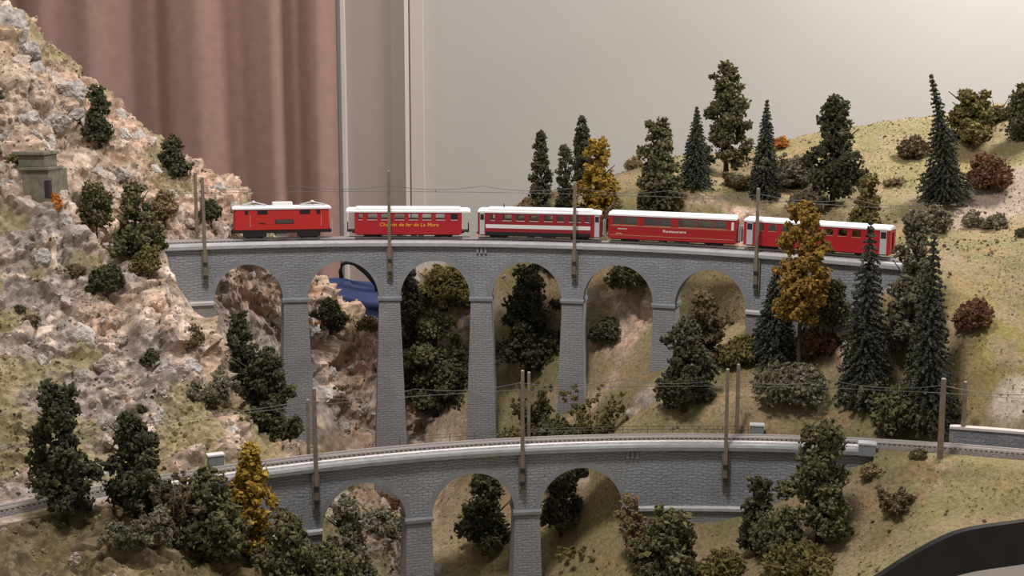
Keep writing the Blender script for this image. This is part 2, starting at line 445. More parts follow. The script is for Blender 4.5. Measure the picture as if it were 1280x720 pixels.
def ground(x, y):
    """smooth ground height, with the track beds cut in and the ground kept below the viaduct decks"""
    x = np.atleast_1d(np.asarray(x, float)); y = np.atleast_1d(np.asarray(y, float))
    z = np.empty_like(x)
    for i in range(0, len(x), 20000):
        X = np.stack([x[i:i + 20000], y[i:i + 20000]], 1)
        d2 = ((X[:, None] - cp[None, :, :2]) ** 2).sum(-1)
        z[i:i + 20000] = (0.5 * d2 * np.log(d2 + 1e-9)) @ _w[:-3] + _w[-3] + X @ _w[-2:]
    z = np.clip(z, 0.62, 1.72)
    for arc, a, b, pier_drop in ((UP, UP_A, UP_B, 0.09), (LO, LO_A, LO_B, 0.09)):
        th, off = arc.polar(x, y)
        bed = arc.z0 + arc.g * arc.R * th - 0.0042
        near = smoothstep(0.045, 0.012, np.abs(off - 0.027))
        inside = (th > a) & (th < b)
        # beside the deck the ground stays below the coping
        cap = bed - 0.02 - 0.3 * np.maximum(np.abs(off - 0.027) - 0.05, 0)
        z = np.where(inside & (np.abs(off - 0.027) < 0.05), np.minimum(z, bed - 0.012), z)
        onland = ((th <= a) & (th > a - (0.6 if arc is LO else 0.085))) | ((th >= b) & (th < b + (0.6 if arc is LO else 0.0)))
        near2 = smoothstep(0.075, 0.040, np.abs(off - 0.027))
        z = np.where(onland, z * (1 - near2) + bed * near2, z)
    return z
def gz(x, y): return float(ground([x], [y])[0])

def y_front(x):
    """front edge of the layout board in plan"""
    xs = np.array([-1.3, 0.25, 0.33, 0.385, 0.42, 0.455, 0.50, 0.55, 0.60, 0.66, 0.72, 1.3])
    ys = np.array([1.40, 1.40, 1.45, 1.52, 1.60, 1.655, 1.678, 1.690, 1.699, 1.708, 1.715, 1.74])
    return np.interp(x, xs, ys)
X0, X1, Y1 = -1.02, 1.02, 3.16
XS = -0.13          # where the mountain meets the hill (bottom of the gorge)

def make_ground(name, x0, x1, step, rocky):
    nx = int((x1 - x0) / step) + 1
    xs = np.linspace(x0, x1, nx)
    ny = int((Y1 - 1.40) / step) + 1
    t = np.linspace(0, 1, ny)
    Xg = np.repeat(xs[None], ny, 0); yf = y_front(xs)
    Yg = yf[None] + t[:, None] * (Y1 - yf[None])
    x, y = Xg.ravel(), Yg.ravel()
    z = ground(x, y)
    P = np.stack([x, y, z], 1)
    G = z.reshape(ny, nx)
    gy = np.gradient(G, axis=0) / np.maximum(np.gradient(Yg, axis=0), 1e-6)
    gx = np.gradient(G, axis=1) / (xs[1] - xs[0])
    N = np.stack([-gx.ravel(), -gy.ravel(), np.ones(len(x))], 1); N /= np.linalg.norm(N, axis=1)[:, None]
    slope = 1 - N[:, 2]
    # keep the track beds and the seam calm
    calm = np.ones(len(x))
    for arc, a, b in ((UP, UP_A, UP_B), (LO, LO_A, LO_B)):
        th, off = arc.polar(x, y)
        lim = (th < b + 0.7) if arc is LO else (th < b) & (th > a - 0.09)
        calm = np.where(lim, np.minimum(calm, smoothstep(0.035, 0.085, np.abs(off - 0.027))), calm)
    calm *= smoothstep(0.0, 0.03, np.abs(x - XS)) * 0.8 + 0.2
    calm *= smoothstep(0.0, 0.05, y - np.repeat(yf[None], ny, 0).ravel()) * 0.7 + 0.3
    mask = smoothstep(-0.05, -0.20, x)                       # rock on the left
    rk2 = smoothstep(0.58, 0.70, fbm(P * 9 + 4.0, 3, 40)) * smoothstep(0.12, 0.3, slope)   # outcrops on the hill
    rockness = np.clip(mask + 0.8 * rk2, 0, 1)
    d1, d2, idv = worley(P * np.array([15., 15., 20.]) + 0.6 * fbm(P * 12, 3, 5)[:, None], 3)
    e1, e2, idw = worley(P * np.array([38., 38., 48.]) + 0.8 * fbm(P * 30, 3, 15)[:, None], 9)
    blocky = (idv - 0.4) * smoothstep(0.0, 0.12, d2 - d1) + 0.62 * (idw - 0.4) * smoothstep(0.0, 0.14, e2 - e1)
    st = P @ np.array([0.35, -0.25, 0.9]) * 26 + 2.2 * fbm(P * 6, 3, 47)
    strata = np.abs((st - np.floor(st)) - 0.5) * 2
    blocky = blocky + 0.55 * (smoothstep(0.25, 0.5, strata) - 0.5) * smoothstep(0.40, 0.60, fbm(P * 5 + 8, 2, 49))
    b1, b2, idb = worley(P * np.array([7., 7., 9.]) + 0.9 * fbm(P * 7, 3, 45)[:, None], 23)
    blocky = blocky + 1.3 * (idb - 0.45) * smoothstep(0.0, 0.30, b2 - b1)
    rid = 1 - np.abs(2 * fbm(P * 22, 4, 21) - 1)
    grassn = 0.5 * fbm(P * 8.5, 4, 60) + 0.5 * fbm(P * 19, 4, 64)
    grass_l = smoothstep(0.46, 0.56, grassn + 0.12 * (fbm(P * 45, 3, 62) - 0.5)) * smoothstep(0.60, 0.28, slope)
    amp = (0.026 * blocky * (1 - 0.6 * grass_l) + 0.020 * (rid - 0.75) + 0.016 * (np.abs(2 * fbm(P * 48, 3, 27) - 1) - 0.25)) * rockness
    amp += 0.010 * (fbm(P * 14, 4, 31) - 0.5) + 0.004 * (fbm(P * 60, 3, 33) - 0.5)
    P2 = P + N * (amp * calm)[:, None]
    # never push the ground out of the board edge
    c = lambda *a: np.array(lin(*a))
    n1 = fbm(P * 11 + 9, 4, 71)[:, None]; n2 = fbm(P * 30 + 3, 4, 81)[:, None]; n3 = fbm(P * 5 + 1, 3, 91)[:, None]
    rock = c(212, 184, 164) * (1 - smoothstep(0.42, 0.62, n1)) + c(192, 174, 158) * smoothstep(0.42, 0.62, n1)
    rock = rock * (1 - 0.9 * smoothstep(0.50, 0.60, n3)) + c(164, 156, 152) * 0.9 * smoothstep(0.50, 0.60, n3)
    rock = rock * (1 - smoothstep(0.60, 0.70, n2)) + c(226, 208, 194) * smoothstep(0.60, 0.70, n2)
    rock = rock * (1 - 0.3 * smoothstep(0.64, 0.72, fbm(P * 16 + 31, 3, 55)[:, None])) + 0.3 * c(190, 140, 105) * smoothstep(0.64, 0.72, fbm(P * 16 + 31, 3, 55)[:, None])
    crack = (1 - smoothstep(0.0, 0.14, np.minimum(d2 - d1, (e2 - e1) * 1.3)))[:, None]
    rock = rock * (1 - 0.55 * crack) + c(112, 96, 82) * 0.55 * crack
    turf = c(134, 126, 92) * (1 - smoothstep(0.40, 0.60, n1)) + c(150, 134, 106) * smoothstep(0.40, 0.60, n1)
    turf = turf * (1 - 0.7 * smoothstep(0.52, 0.62, n3)) + c(138, 131, 90) * 0.7 * smoothstep(0.52, 0.62, n3)
    turf = turf * (1 - 0.5 * smoothstep(0.60, 0.68, n2)) + c(160, 132, 98) * 0.5 * smoothstep(0.60, 0.68, n2)
    # yellow moss patch and gravel road on the right hill
    px_moss = smoothstep(0.14, 0.03, np.hypot(x - 0.75, (y - 2.03) * 0.9))[:, None] * smoothstep(0.40, 0.55, n2)
    turf = turf * (1 - 0.6 * px_moss) + c(146, 138, 66) * 0.6 * px_moss
    gl = grass_l[:, None] * 0.85
    left = rock * (1 - gl) + c(146, 136, 100) * gl
    rl = rockness[:, None]
    col = left * mask[:, None] + (turf * (1 - rk2[:, None]) + rock * rk2[:, None]) * (1 - mask[:, None])
    pr = np.array(at(1240, 250, 2.5))
    road = smoothstep(0.09, 0.055, np.abs((y - 2.48) - 0.25 * (x - 0.85))) * smoothstep(0.70, 0.80, x + 0.5 * (n1[:, 0] - 0.5) * 0.2)
    col = col * (1 - road[:, None]) + c(168, 152, 138) * (0.8 + 0.3 * n2) * road[:, None]
    r2 = smoothstep(0.036, 0.018, np.hypot((x - 0.735) * 0.8, (y - 1.935) * 1.1))[:, None]
    col = col * (1 - 0.9 * r2) + c(200, 188, 172) * 0.9 * r2
    # browner floor of the gorge and near bank
    low = smoothstep(0.97, 0.86, z)[:, None] * (0.5 + 0.5 * smoothstep(0.4, 0.6, n1))
    low = low * (0.25 + 0.75 * smoothstep(1.9, 1.75, y)[:, None])
    col = col * (1 - 0.55 * low) + c(132, 118, 88) * 0.55 * low
    thl, offl = LO.polar(x, y)
    bank = (smoothstep(0.0, -0.03, offl) * mask)[:, None]         # turf bank in front of the lower track
    col = col * (1 - 0.85 * bank) + (c(120, 110, 78) * (0.75 + 0.5 * n2) * (1 - 0.3 * smoothstep(0.45, 0.6, n3)) + 0.1 * c(150, 120, 90)) * 0.85 * bank
    idx = np.arange(nx * ny).reshape(ny, nx)
    Fq = np.stack([idx[:-1, :-1], idx[:-1, 1:], idx[1:, 1:], idx[1:, :-1]], -1).reshape(-1, 4)
    me = np_mesh(name, P2, Fq, tint=np.clip(col, 0, 1), attr='ground_colour')
    return link(name, me, M['terrain'] if rocky else M['turf'], smooth=not rocky), P2.reshape(ny, nx, 3), rockness.reshape(ny, nx), slope.reshape(ny, nx), grass_l.reshape(ny, nx)

mount, MP, MR, MS, MG = make_ground('ground_mountainside', X0, XS, 0.0034, True)
tag(mount, 'steep pinkish-beige rocky mountainside with patches of dry turf', 'mountainside', kind='structure')
hill, HP, HR, HS, HG = make_ground('ground_hillside', XS, X1, 0.0042, False)
tag(hill, 'rolling olive-green turf hillside behind and beside the viaducts', 'hillside', kind='structure')

def surf(x, y):
    """height of the finished ground mesh at (x, y)"""
    G, x0, x1 = (MP, X0, XS) if x < XS else (HP, XS, X1)
    ny, nx = G.shape[:2]
    i = min(max(int(round((x - x0) / (x1 - x0) * (nx - 1))), 0), nx - 1)
    yf = float(y_front(x)); j = min(max(int(round((y - yf) / (Y1 - yf) * (ny - 1))), 0), ny - 1)
    return float(G[j, i, 2])

# layout board below the ground: black fascia along the front edge, plain black sides
def fascia():
    mb = MB()
    xs = list(np.linspace(X0, X1, 160))
    for i in range(len(xs) - 1):
        a, b = xs[i], xs[i + 1]
        ya, yb = float(y_front(a)), float(y_front(b))
        za, zb = surf(a, ya) + 0.001, surf(b, yb) + 0.001
        ba, bb = za - 0.058, zb - 0.058
        mb.hexa([(a, ya - 0.008, ba), (b, yb - 0.008, bb), (b, yb + 0.004, bb), (a, ya + 0.004, ba),
                 (a, ya - 0.008, za), (b, yb - 0.008, zb), (b, yb + 0.004, zb), (a, ya + 0.004, za)])
    o = mb.build('layout_fascia', M['fascia'])
    return tag(o, 'curved matt black fascia board along the front edge of the layout', 'fascia board')
fascia()

def layout_legs():
    root = thing('layout_trestle', (0, 2.3, 0), 0, 'plain wooden trestle legs standing under the layout', 'trestle')
    for x, y in ((-0.9, 1.6), (-0.9, 2.9), (0.15, 1.55), (0.9, 2.9)):
        top = float(ground([x], [y])[0]) - 0.05
        MB().box(x - 0.02, x + 0.02, y - 2.3 - 0.02, y - 2.3 + 0.02, 0, top).build('leg', M['stool'], root)
    MB().box(-0.92, -0.88, -0.7, 0.6, 0.30, 0.34).build('cross_beam', M['stool'], root)
    MB().box(-0.9, 0.9, 0.58, 0.62, 0.30, 0.34).build('cross_beam', M['stool'], root)
layout_legs()

# ------------------------------------------------------------------ room
WALL_Y = 3.46
def wx(px, Y=WALL_Y, py=150): return at(px, py, Y).x
o = MB().box(-3.2, 3.4, WALL_Y, WALL_Y + 0.12, 0, 3.2).build('wall_back', M['wall']); tag(o, 'plain off-white room wall behind the layout', 'wall', kind='structure')
o = MB().box(-3.2, 3.4, -1.2, WALL_Y, -0.05, 0.0).build('floor', M['floor']); tag(o, 'pale beige room floor under the layout', 'floor', kind='structure')
def door_panel():
    root = thing('door_1', (0, 0, 0), 0, 'pale grey-brown door leaf with white beads beside the curtain', 'door'); root['kind'] = 'structure'
    y = WALL_Y
    def strip(n, p0, p1, d, m):
        b = MB().box(wx(p0), wx(p1), y - d, y + 0.001, 0.0, 3.0); return b.build(n, M[m], root)
    strip('jamb', 400, 431, 0.05, 'post'); strip('bead', 431, 435.5, 0.058, 'bead')
    strip('door_leaf', 435.5, 492, 0.03, 'panel'); strip('door_stile', 492, 508.5, 0.038, 'panel')
    strip('bead', 508.5, 513.5, 0.050, 'bead'); strip('groove', 513.5, 515.5, 0.030, 'panel'); strip('jamb', 515.5, 531, 0.048, 'pinkpost')
door_panel()
def curtain():
    xs = np.linspace(wx(-170, 3.36), wx(423, 3.36, 200), 420); V = []; Fq = []
    zs = np.linspace(0.15, 3.0, 12)
    folds = [(-60, 26, .035), (20, 22, .05), (60, 20, -.03), (118, 34, -.03), (185, 22, .05), (240, 34, -.03), (300, 16, .03), (345, 26, -.02), (372, 14, .035), (405, 18, -.02)]
    fx = [(wx(a, 3.36), w * 3.36 / F_PX, d) for a, w, d in folds]
    for side in (0, 1):
        for zi, z in enumerate(zs):
            for x in xs:
                y = 3.36 + sum(d * math.exp(-((x - c - 0.01 * math.sin(z * 2 + c * 9)) / w) ** 2) for c, w, d in fx) + 0.004 * math.sin(x * 70 + 0.4 * z)
                V.append((x, y + side * 0.006, z))
    n = len(xs); m = len(zs)
    for side in (0, 1):
        for j in range(m - 1):
            for i in range(n - 1):
                a = side * n * m + j * n + i; q = (a, a + 1, a + n + 1, a + n)
                Fq.append(q if side == 0 else q[::-1])
    o = link('curtain', np_mesh('curtain', V, Fq), M['curtain'], smooth=True)
    tag(o, 'long brown curtain hanging in soft folds behind the mountain', 'curtain')
curtain()

# ------------------------------------------------------------------ viaducts
def sweep(arc, th0, th1, n, section, name, material, parent, smooth=False):
    """section: list of (offset, dz) closed loop swept along the arc; uv in metres"""
    k = len(section); V = []; UV = []; Fq = []
    for i in range(n + 1):
        th = th0 + (th1 - th0) * i / n
        for off, dz in section:
            p = arc.p(th, off, dz); V.append(p); UV.append((arc.R * th, p.z + off))
    for i in range(n):
        for j in range(k):
            j2 = (j + 1) % k
            Fq.append((i * k + j, i * k + j2, (i + 1) * k + j2, (i + 1) * k + j))
    me = np_mesh(name, V, Fq, uv=UV)
    bm = bmesh.new(); bm.from_mesh(me); bm.verts.ensure_lookup_table()
    bm.faces.new([bm.verts[j] for j in range(k)]); bm.faces.new([bm.verts[n * k + j] for j in range(k)])
    bmesh.ops.recalc_face_normals(bm, faces=bm.faces); bm.to_mesh(me); bm.free()
    return link(name, me, material, parent, smooth)

def viaduct(arc, tha, thb, depth, arches, spring_dz, label, bot_end_a, bot_end_b, drains, rise, cop_mat):
    """arches: list of (theta centre, radius); spring_dz: springing height below the coping top"""
    root = thing('stone_viaduct', arc.p((tha + thb) / 2, depth / 2, -0.25), 0, label, 'viaduct')
    inv = root.location.copy()
    def fin(o):
        o.location = -inv; return o
    R = arc.R
    wall_top = -0.010
    # spandrel wall swept along the curve with the arches cut out of its lower edge
    ss = set(np.linspace(tha, thb, 90))
    for c, r in arches:
        for k in range(25):
            ss.add(c - (r / R) * math.cos(math.pi * k / 24))
    ss = sorted(ss)
    def low(th):
        s = spring_dz - (arc.z(th) - arc.z0) * 0.0
        for c, r in arches:
            d = (th - c) * R
            if abs(d) <= r + 1e-9:
                return spring_dz + math.sqrt(max(r * r - d * d, 0)) * rise
        return spring_dz
    V, Fq, UV = [], [], []
    f0, f1 = 0.004, depth - 0.004
    def column(th, lo):
        for off, dz in ((f0, lo), (f0, wall_top), (f1, wall_top), (f1, lo)):
            p = arc.p(th, off, dz); V.append(p); UV.append((R * th + (0.013 if off > 0.02 else 0), p.z))
    for i, th in enumerate(ss): column(th, low(th))
    for i in range(len(ss) - 1):
        a, b = i * 4, i * 4 + 4
        for j in range(4):
            j2 = (j + 1) % 4
            Fq.append((a + j, b + j, b + j2, a + j2))
    me = np_mesh('spandrel_wall', V, Fq, uv=UV)
    l = me.uv_layers['uv']
    bm = bmesh.new(); bm.from_mesh(me); bm.verts.ensure_lookup_table()
    bm.faces.new([bm.verts[j] for j in range(4)]); bm.faces.new([bm.verts[len(V) - 4 + j] for j in range(4)])
    bmesh.ops.recalc_face_normals(bm, faces=bm.faces); bm.to_mesh(me); bm.free()
    fin(link('spandrel_wall', me, M['rubble'], root))
    # arch rings, front and back, a little proud of the wall
    for c, r in arches:
        V, Fq, UV = [], [], []
        N = 28
        for k in range(N + 1):
            an = math.pi * k / N
            for off in (f0 - 0.0004, f1 + 0.0004):
                for rr in (r - 0.0006, r + 0.0075):
                    th = c - rr * math.cos(an) / R
                    p = arc.p(th, off, spring_dz + math.sin(an) * rr * rise); V.append(p); UV.append((rr, an * r))
        for k in range(N):
            a, b = k * 4, k * 4 + 4
            for q in ((0, 1), (1, 3), (3, 2), (2, 0)):
                Fq.append((a + q[0], a + q[1], b + q[1], b + q[0]))
        me = np_mesh('arch_ring', V, Fq, uv=UV)
        bm = bmesh.new(); bm.from_mesh(me); bmesh.ops.recalc_face_normals(bm, faces=bm.faces); bm.to_mesh(me); bm.free()
        fin(link('arch_ring', me, M['smooth_stone'], root, False))
    # coping
    cop = [(-0.0035, -0.0095), (-0.0045, -0.004), (-0.003, -0.0005), (0.0, 0.0), (0.006, 0.0), (0.008, -0.004), (depth - 0.008, -0.004), (depth - 0.006, 0.0), (depth, 0.0), (depth + 0.0035, -0.001), (depth + 0.0035, -0.0095)]
    fin(sweep(arc, tha, thb, 120, cop, 'coping', M[cop_mat], root))
    # piers between the arches, end piers included
    edges = []
    for i, (c, r) in enumerate(arches):
        edges.append((c - r / R, c + r / R))
    blocks = [(tha, edges[0][0], 'end')] + [(edges[i][1], edges[i + 1][0], 'pier') for i in range(len(edges) - 1)] + [(edges[-1][1], thb, 'end')]
    for a, b, kind in blocks:
        n = 1 if kind == 'pier' else 14
        # base: the lowest ground under the footprint
        if kind == 'pier':
            foot = min(surf(arc.p(t, q).x, arc.p(t, q).y) for t in (a, (a + b) / 2, b) for q in (0, depth)) - 0.03
        else:
            foot = (bot_end_a if a == tha else bot_end_b)
        V, UV = [], []
        mid = (a + b) / 2
        half = (b - a) / 2
        h = arc.z(mid) + spring_dz - foot
        tap = (0.036 * h) if kind == 'pier' else 0.0
        levels = 7
        for j in range(levels + 1):
            u = j / levels
            grow = tap * u
            for (s, off) in ((-1, f0 - 0.001 - grow), (1, f0 - 0.001 - grow), (1, f1 + 0.001 + grow), (-1, f1 + 0.001 + grow)):
                pass
        MBp = MB()
        verts = []; uvs = []; faces = []
        ncol = 2 if kind == 'pier' else 16
        for j in range(levels + 1):
            u = j / levels; grow = tap * u
            hw = half * (1.0 if kind == 'end' else 0.97) + grow / R
            ring = []
            for i in range(ncol + 1):
                t = mid - hw + 2 * hw * i / ncol; ring.append((t, f0 - (0.0005 if kind == 'pier' else 0.0) - grow))
            for i in range(ncol + 1):
                t = mid + hw - 2 * hw * i / ncol; ring.append((t, f1 + 0.0005 + grow))
            for t, off in ring:
                p = arc.p(t, off); p.z = (arc.z(t) + spring_dz) * (1 - u) + foot * u if kind == 'pier' else max((arc.z(t) + spring_dz) - u * (arc.z(mid) + spring_dz - foot), foot)
                verts.append(p); uvs.append((R * t + (off - f0), p.z))
        k = 2 * (ncol + 1)
        for j in range(levels):
            for i in range(k):
                i2 = (i + 1) % k
                faces.append((j * k + i, j * k + i2, (j + 1) * k + i2, (j + 1) * k + i))
        me = np_mesh('pier', verts, faces, uv=uvs)
        bm = bmesh.new(); bm.from_mesh(me); bm.verts.ensure_lookup_table()
        bm.faces.new([bm.verts[i] for i in range(k)]); bm.faces.new([bm.verts[levels * k + i] for i in range(k)])
        bmesh.ops.recalc_face_normals(bm, faces=bm.faces); bm.to_mesh(me); bm.free()
        po = fin(link('pier' if kind == 'pier' else 'abutment', me, M['pierstone'], root))
        ov = 0.0025 / R if kind == 'pier' else 0.0
        io = sweep(arc, a - ov, b + ov, 3 if kind == 'pier' else 20,
              [(f0 - 0.004, spring_dz - 0.004), (f0 - 0.0045, spring_dz + 0.0005), (f0 - 0.003, spring_dz + 0.003), (f1 + 0.003, spring_dz + 0.003), (f1 + 0.0045, spring_dz + 0.0005), (f1 + 0.004, spring_dz - 0.004)],
              'impost', M['coping'] if kind == 'end' else M['smooth_stone'], po)
    for th in drains:
        for d in (-0.006, 0.001, 0.008):
            t = th + d / R
            b = MB()
            q = [arc.p(t - 0.002 / R, 0.0005, -0.0215), arc.p(t + 0.002 / R, 0.0005, -0.0215), arc.p(t + 0.002 / R, 0.006, -0.0215), arc.p(t - 0.002 / R, 0.006, -0.0215)]
            b.hexa(q + [v + Vector((0, 0, 0.0125)) for v in q])
            fin(b.build('drain_spout', M['smooth_stone'], root))
    return root

RA = 0.0615
def up_th(px): return UP.th_px(px, 0.004, -0.10)
ua = [up_th(487) + k * 0.1373 for k in range(-2, 6)]     # pier centres
up_arches = [(up_th(487) + (k - 0.5) * 0.1373, RA) for k in range(-1, 5)]
up_arches[0] = (up_th(311), RA * 0.96)
up_view = viaduct(UP, UP_A, UP_B, DEPTH_U, up_arches, -0.1015, 'tall grey stone viaduct with six arches carrying the red train', 0.98, 1.03,
                  [UP.th_px(601)], 1.08, 'coping')
lo_p = LO.th_px(524, 0.004, -0.10)
lo_arches = [(lo_p + (k - 0.5) * 0.1261, RA) for k in range(0, 3)]
lo_view = viaduct(LO, LO_A, LO_B, DEPTH_L, lo_arches, -0.0985, 'lower grey stone viaduct in front with three arches and empty track', 0.80, 0.80,
                  [LO.th_px(790)], 1.04, 'coping_grey')

# ------------------------------------------------------------------ tracks
def track(arc, tha, thb, off_c, label, rail_dz, ballast_w, with_walk):
    root = thing('railway_track', arc.p((tha + thb) / 2, off_c, rail_dz - 0.01), 0, label, 'track')
    inv = root.location.copy()
    def fin(o): o.location = -inv; return o
    n = 160
    bw = ballast_w / 2
    fin(sweep(arc, tha, thb, n, [(off_c - bw, -0.0039), (off_c - bw * 0.78, rail_dz - 0.0038), (off_c + bw * 0.78, rail_dz - 0.0038), (off_c + bw, -0.0039)], 'ballast_bed', M['ballast'], root))
    for s in (-1, 1):
        o = off_c + s * 0.0066
        fin(sweep(arc, tha, thb, n, [(o - 0.0007, rail_dz - 0.003), (o - 0.0007, rail_dz), (o + 0.0007, rail_dz), (o + 0.0007, rail_dz - 0.003)], 'rail', M['rail'], root))
    b = MB(); k = int((thb - tha) * arc.R / 0.0068)
    for i in range(k):
        t = tha + (thb - tha) * (i + 0.5) / k; w = 0.0014 / arc.R
        q = [arc.p(t - w, off_c - 0.0115, rail_dz - 0.0058), arc.p(t + w, off_c - 0.0115, rail_dz - 0.0058), arc.p(t + w, off_c + 0.0115, rail_dz - 0.0058), arc.p(t - w, off_c + 0.0115, rail_dz - 0.0058)]
        b.hexa(q + [v + Vector((0, 0, 0.0028)) for v in q])
    o = fin(b.build('sleepers', M['sleeper'], root)); o['kind'] = 'stuff'
    if with_walk:
        fin(sweep(arc, LO_A - 0.02, LO_B, n, [(0.0083, -0.0039), (0.0085, 0.0014), (0.0145, 0.0020), (0.0155, -0.0039)], 'gravel_walkway', M['ballast_light'], root))
    return root
UP_OFF, LO_OFF = 0.029, 0.031
UP_RAIL, LO_RAIL = 0.004, 0.006
track(UP, UP_A - 0.075, UP_B, UP_OFF, 'upper railway track with dark sleepers under the red train', UP_RAIL, 0.034, False)
track(LO, LO.th_px(-70), LO.th_px(1340), LO_OFF, 'empty lower railway track curving across the front viaduct', LO_RAIL, 0.029, True)

# ------------------------------------------------------------------ lettering
def lettering(text, size, material, parent, loc, name='lettering', shear=0.0, spacing=1.0, width=None):
    cu = bpy.data.curves.new('lettering', 'FONT'); cu.body = text; cu.size = size
    cu.align_x = 'CENTER'; cu.align_y = 'CENTER'; cu.extrude = 0.00012; cu.shear = shear; cu.space_character = spacing
    cu.offset = 0.00008
    tmp = bpy.data.objects.new('lettering_source', cu); C.objects.link(tmp)
    dg = bpy.context.evaluated_depsgraph_get()
    me = bpy.data.meshes.new_from_object(tmp.evaluated_get(dg))
    bpy.data.objects.remove(tmp); me.materials.clear()
    n = len(me.vertices); co = np.empty(n * 3); me.vertices.foreach_get('co', co); co = co.reshape(-1, 3)
    s = 1.0
    if width: s = width / max(co[:, 0].max() - co[:, 0].min(), 1e-6)
    me.vertices.foreach_set('co', np.stack([co[:, 0] * s, -co[:, 2], co[:, 1]], 1).ravel()); me.update()
    o = link(name, me, material, parent); o.location = loc
    return o

# ------------------------------------------------------------------ train
def on_track(name, px0, px1, label, cat):
    """an Empty on the upper rails for a vehicle whose sides span px0..px1; returns it and its length"""
    a = UP.th_px(px0, UP_OFF - 0.015, 0.03); b = UP.th_px(px1, UP_OFF - 0.015, 0.03)
    m = (a + b) / 2
    r = UP.R + UP_OFF - 0.015
    ln = 2 * r * math.sin((b - a) / 2)
    # a chord: keep both bogies over the rails
    off = UP_OFF - (UP.R * (1 - math.cos((b - a) / 2)) * 0.5)
    o = thing(name, UP.p(m, off, UP_RAIL), -m, label, cat)
    o.rotation_euler = (0, math.atan(-UP.g), -m)
    o.scale = (1, 1.12, 1.16)
    return o, ln

def profile_roof(x0, x1, hw, z0, z1, edge, name, material, parent, taper=0.0):
    n = 10; V = []; Fq = []
    prof = []
    for k in range(n + 1):
        t = -1 + 2 * k / n
        prof.append((t * hw, z0 + edge + (z1 - z0 - edge) * (1 - abs(t) ** 2.6)))
    prof = [(-hw, z0)] + prof + [(hw, z0)]
    k = len(prof)
    xs = [x0, x0 + 0.004, x1 - 0.004, x1]
    for i, x in enumerate(xs):
        f = 1.0 if i in (1, 2) else 1.0 - taper
        for y, z in prof: V.append((x, y, z0 + (z - z0) * f))
    for i in range(len(xs) - 1):
        for j in range(k):
            j2 = (j + 1) % k; Fq.append((i * k + j, i * k + j2, (i + 1) * k + j2, (i + 1) * k + j))
    mb = MB().add(V, Fq + [tuple(range(k)), tuple(3 * k + j for j in range(k))])
    return mb.build(name, material, parent)

def bogie(parent, x, name='bogie'):
    b = MB().box(x - 0.016, x + 0.016, -0.0105, -0.0085, 0.0018, 0.0050).box(x - 0.016, x + 0.016, 0.0085, 0.0105, 0.0018, 0.0050).box(x - 0.004, x + 0.004, -0.0085, 0.0085, 0.002, 0.0050)
    o = b.build(name, M['black'], parent)
    for dx in (-0.0105, 0.0105):
        w = MB()
        for s in (-1, 1):
            w.tube([(x + dx, s * 0.0058, 0.0042), (x + dx, s * 0.0082, 0.0042)], 0.0042, 12)
        w.tube([(x + dx, -0.0075, 0.0042), (x + dx, 0.0075, 0.0042)], 0.001, 6)
        w.build('wheelset', M['black'], o)
    return o

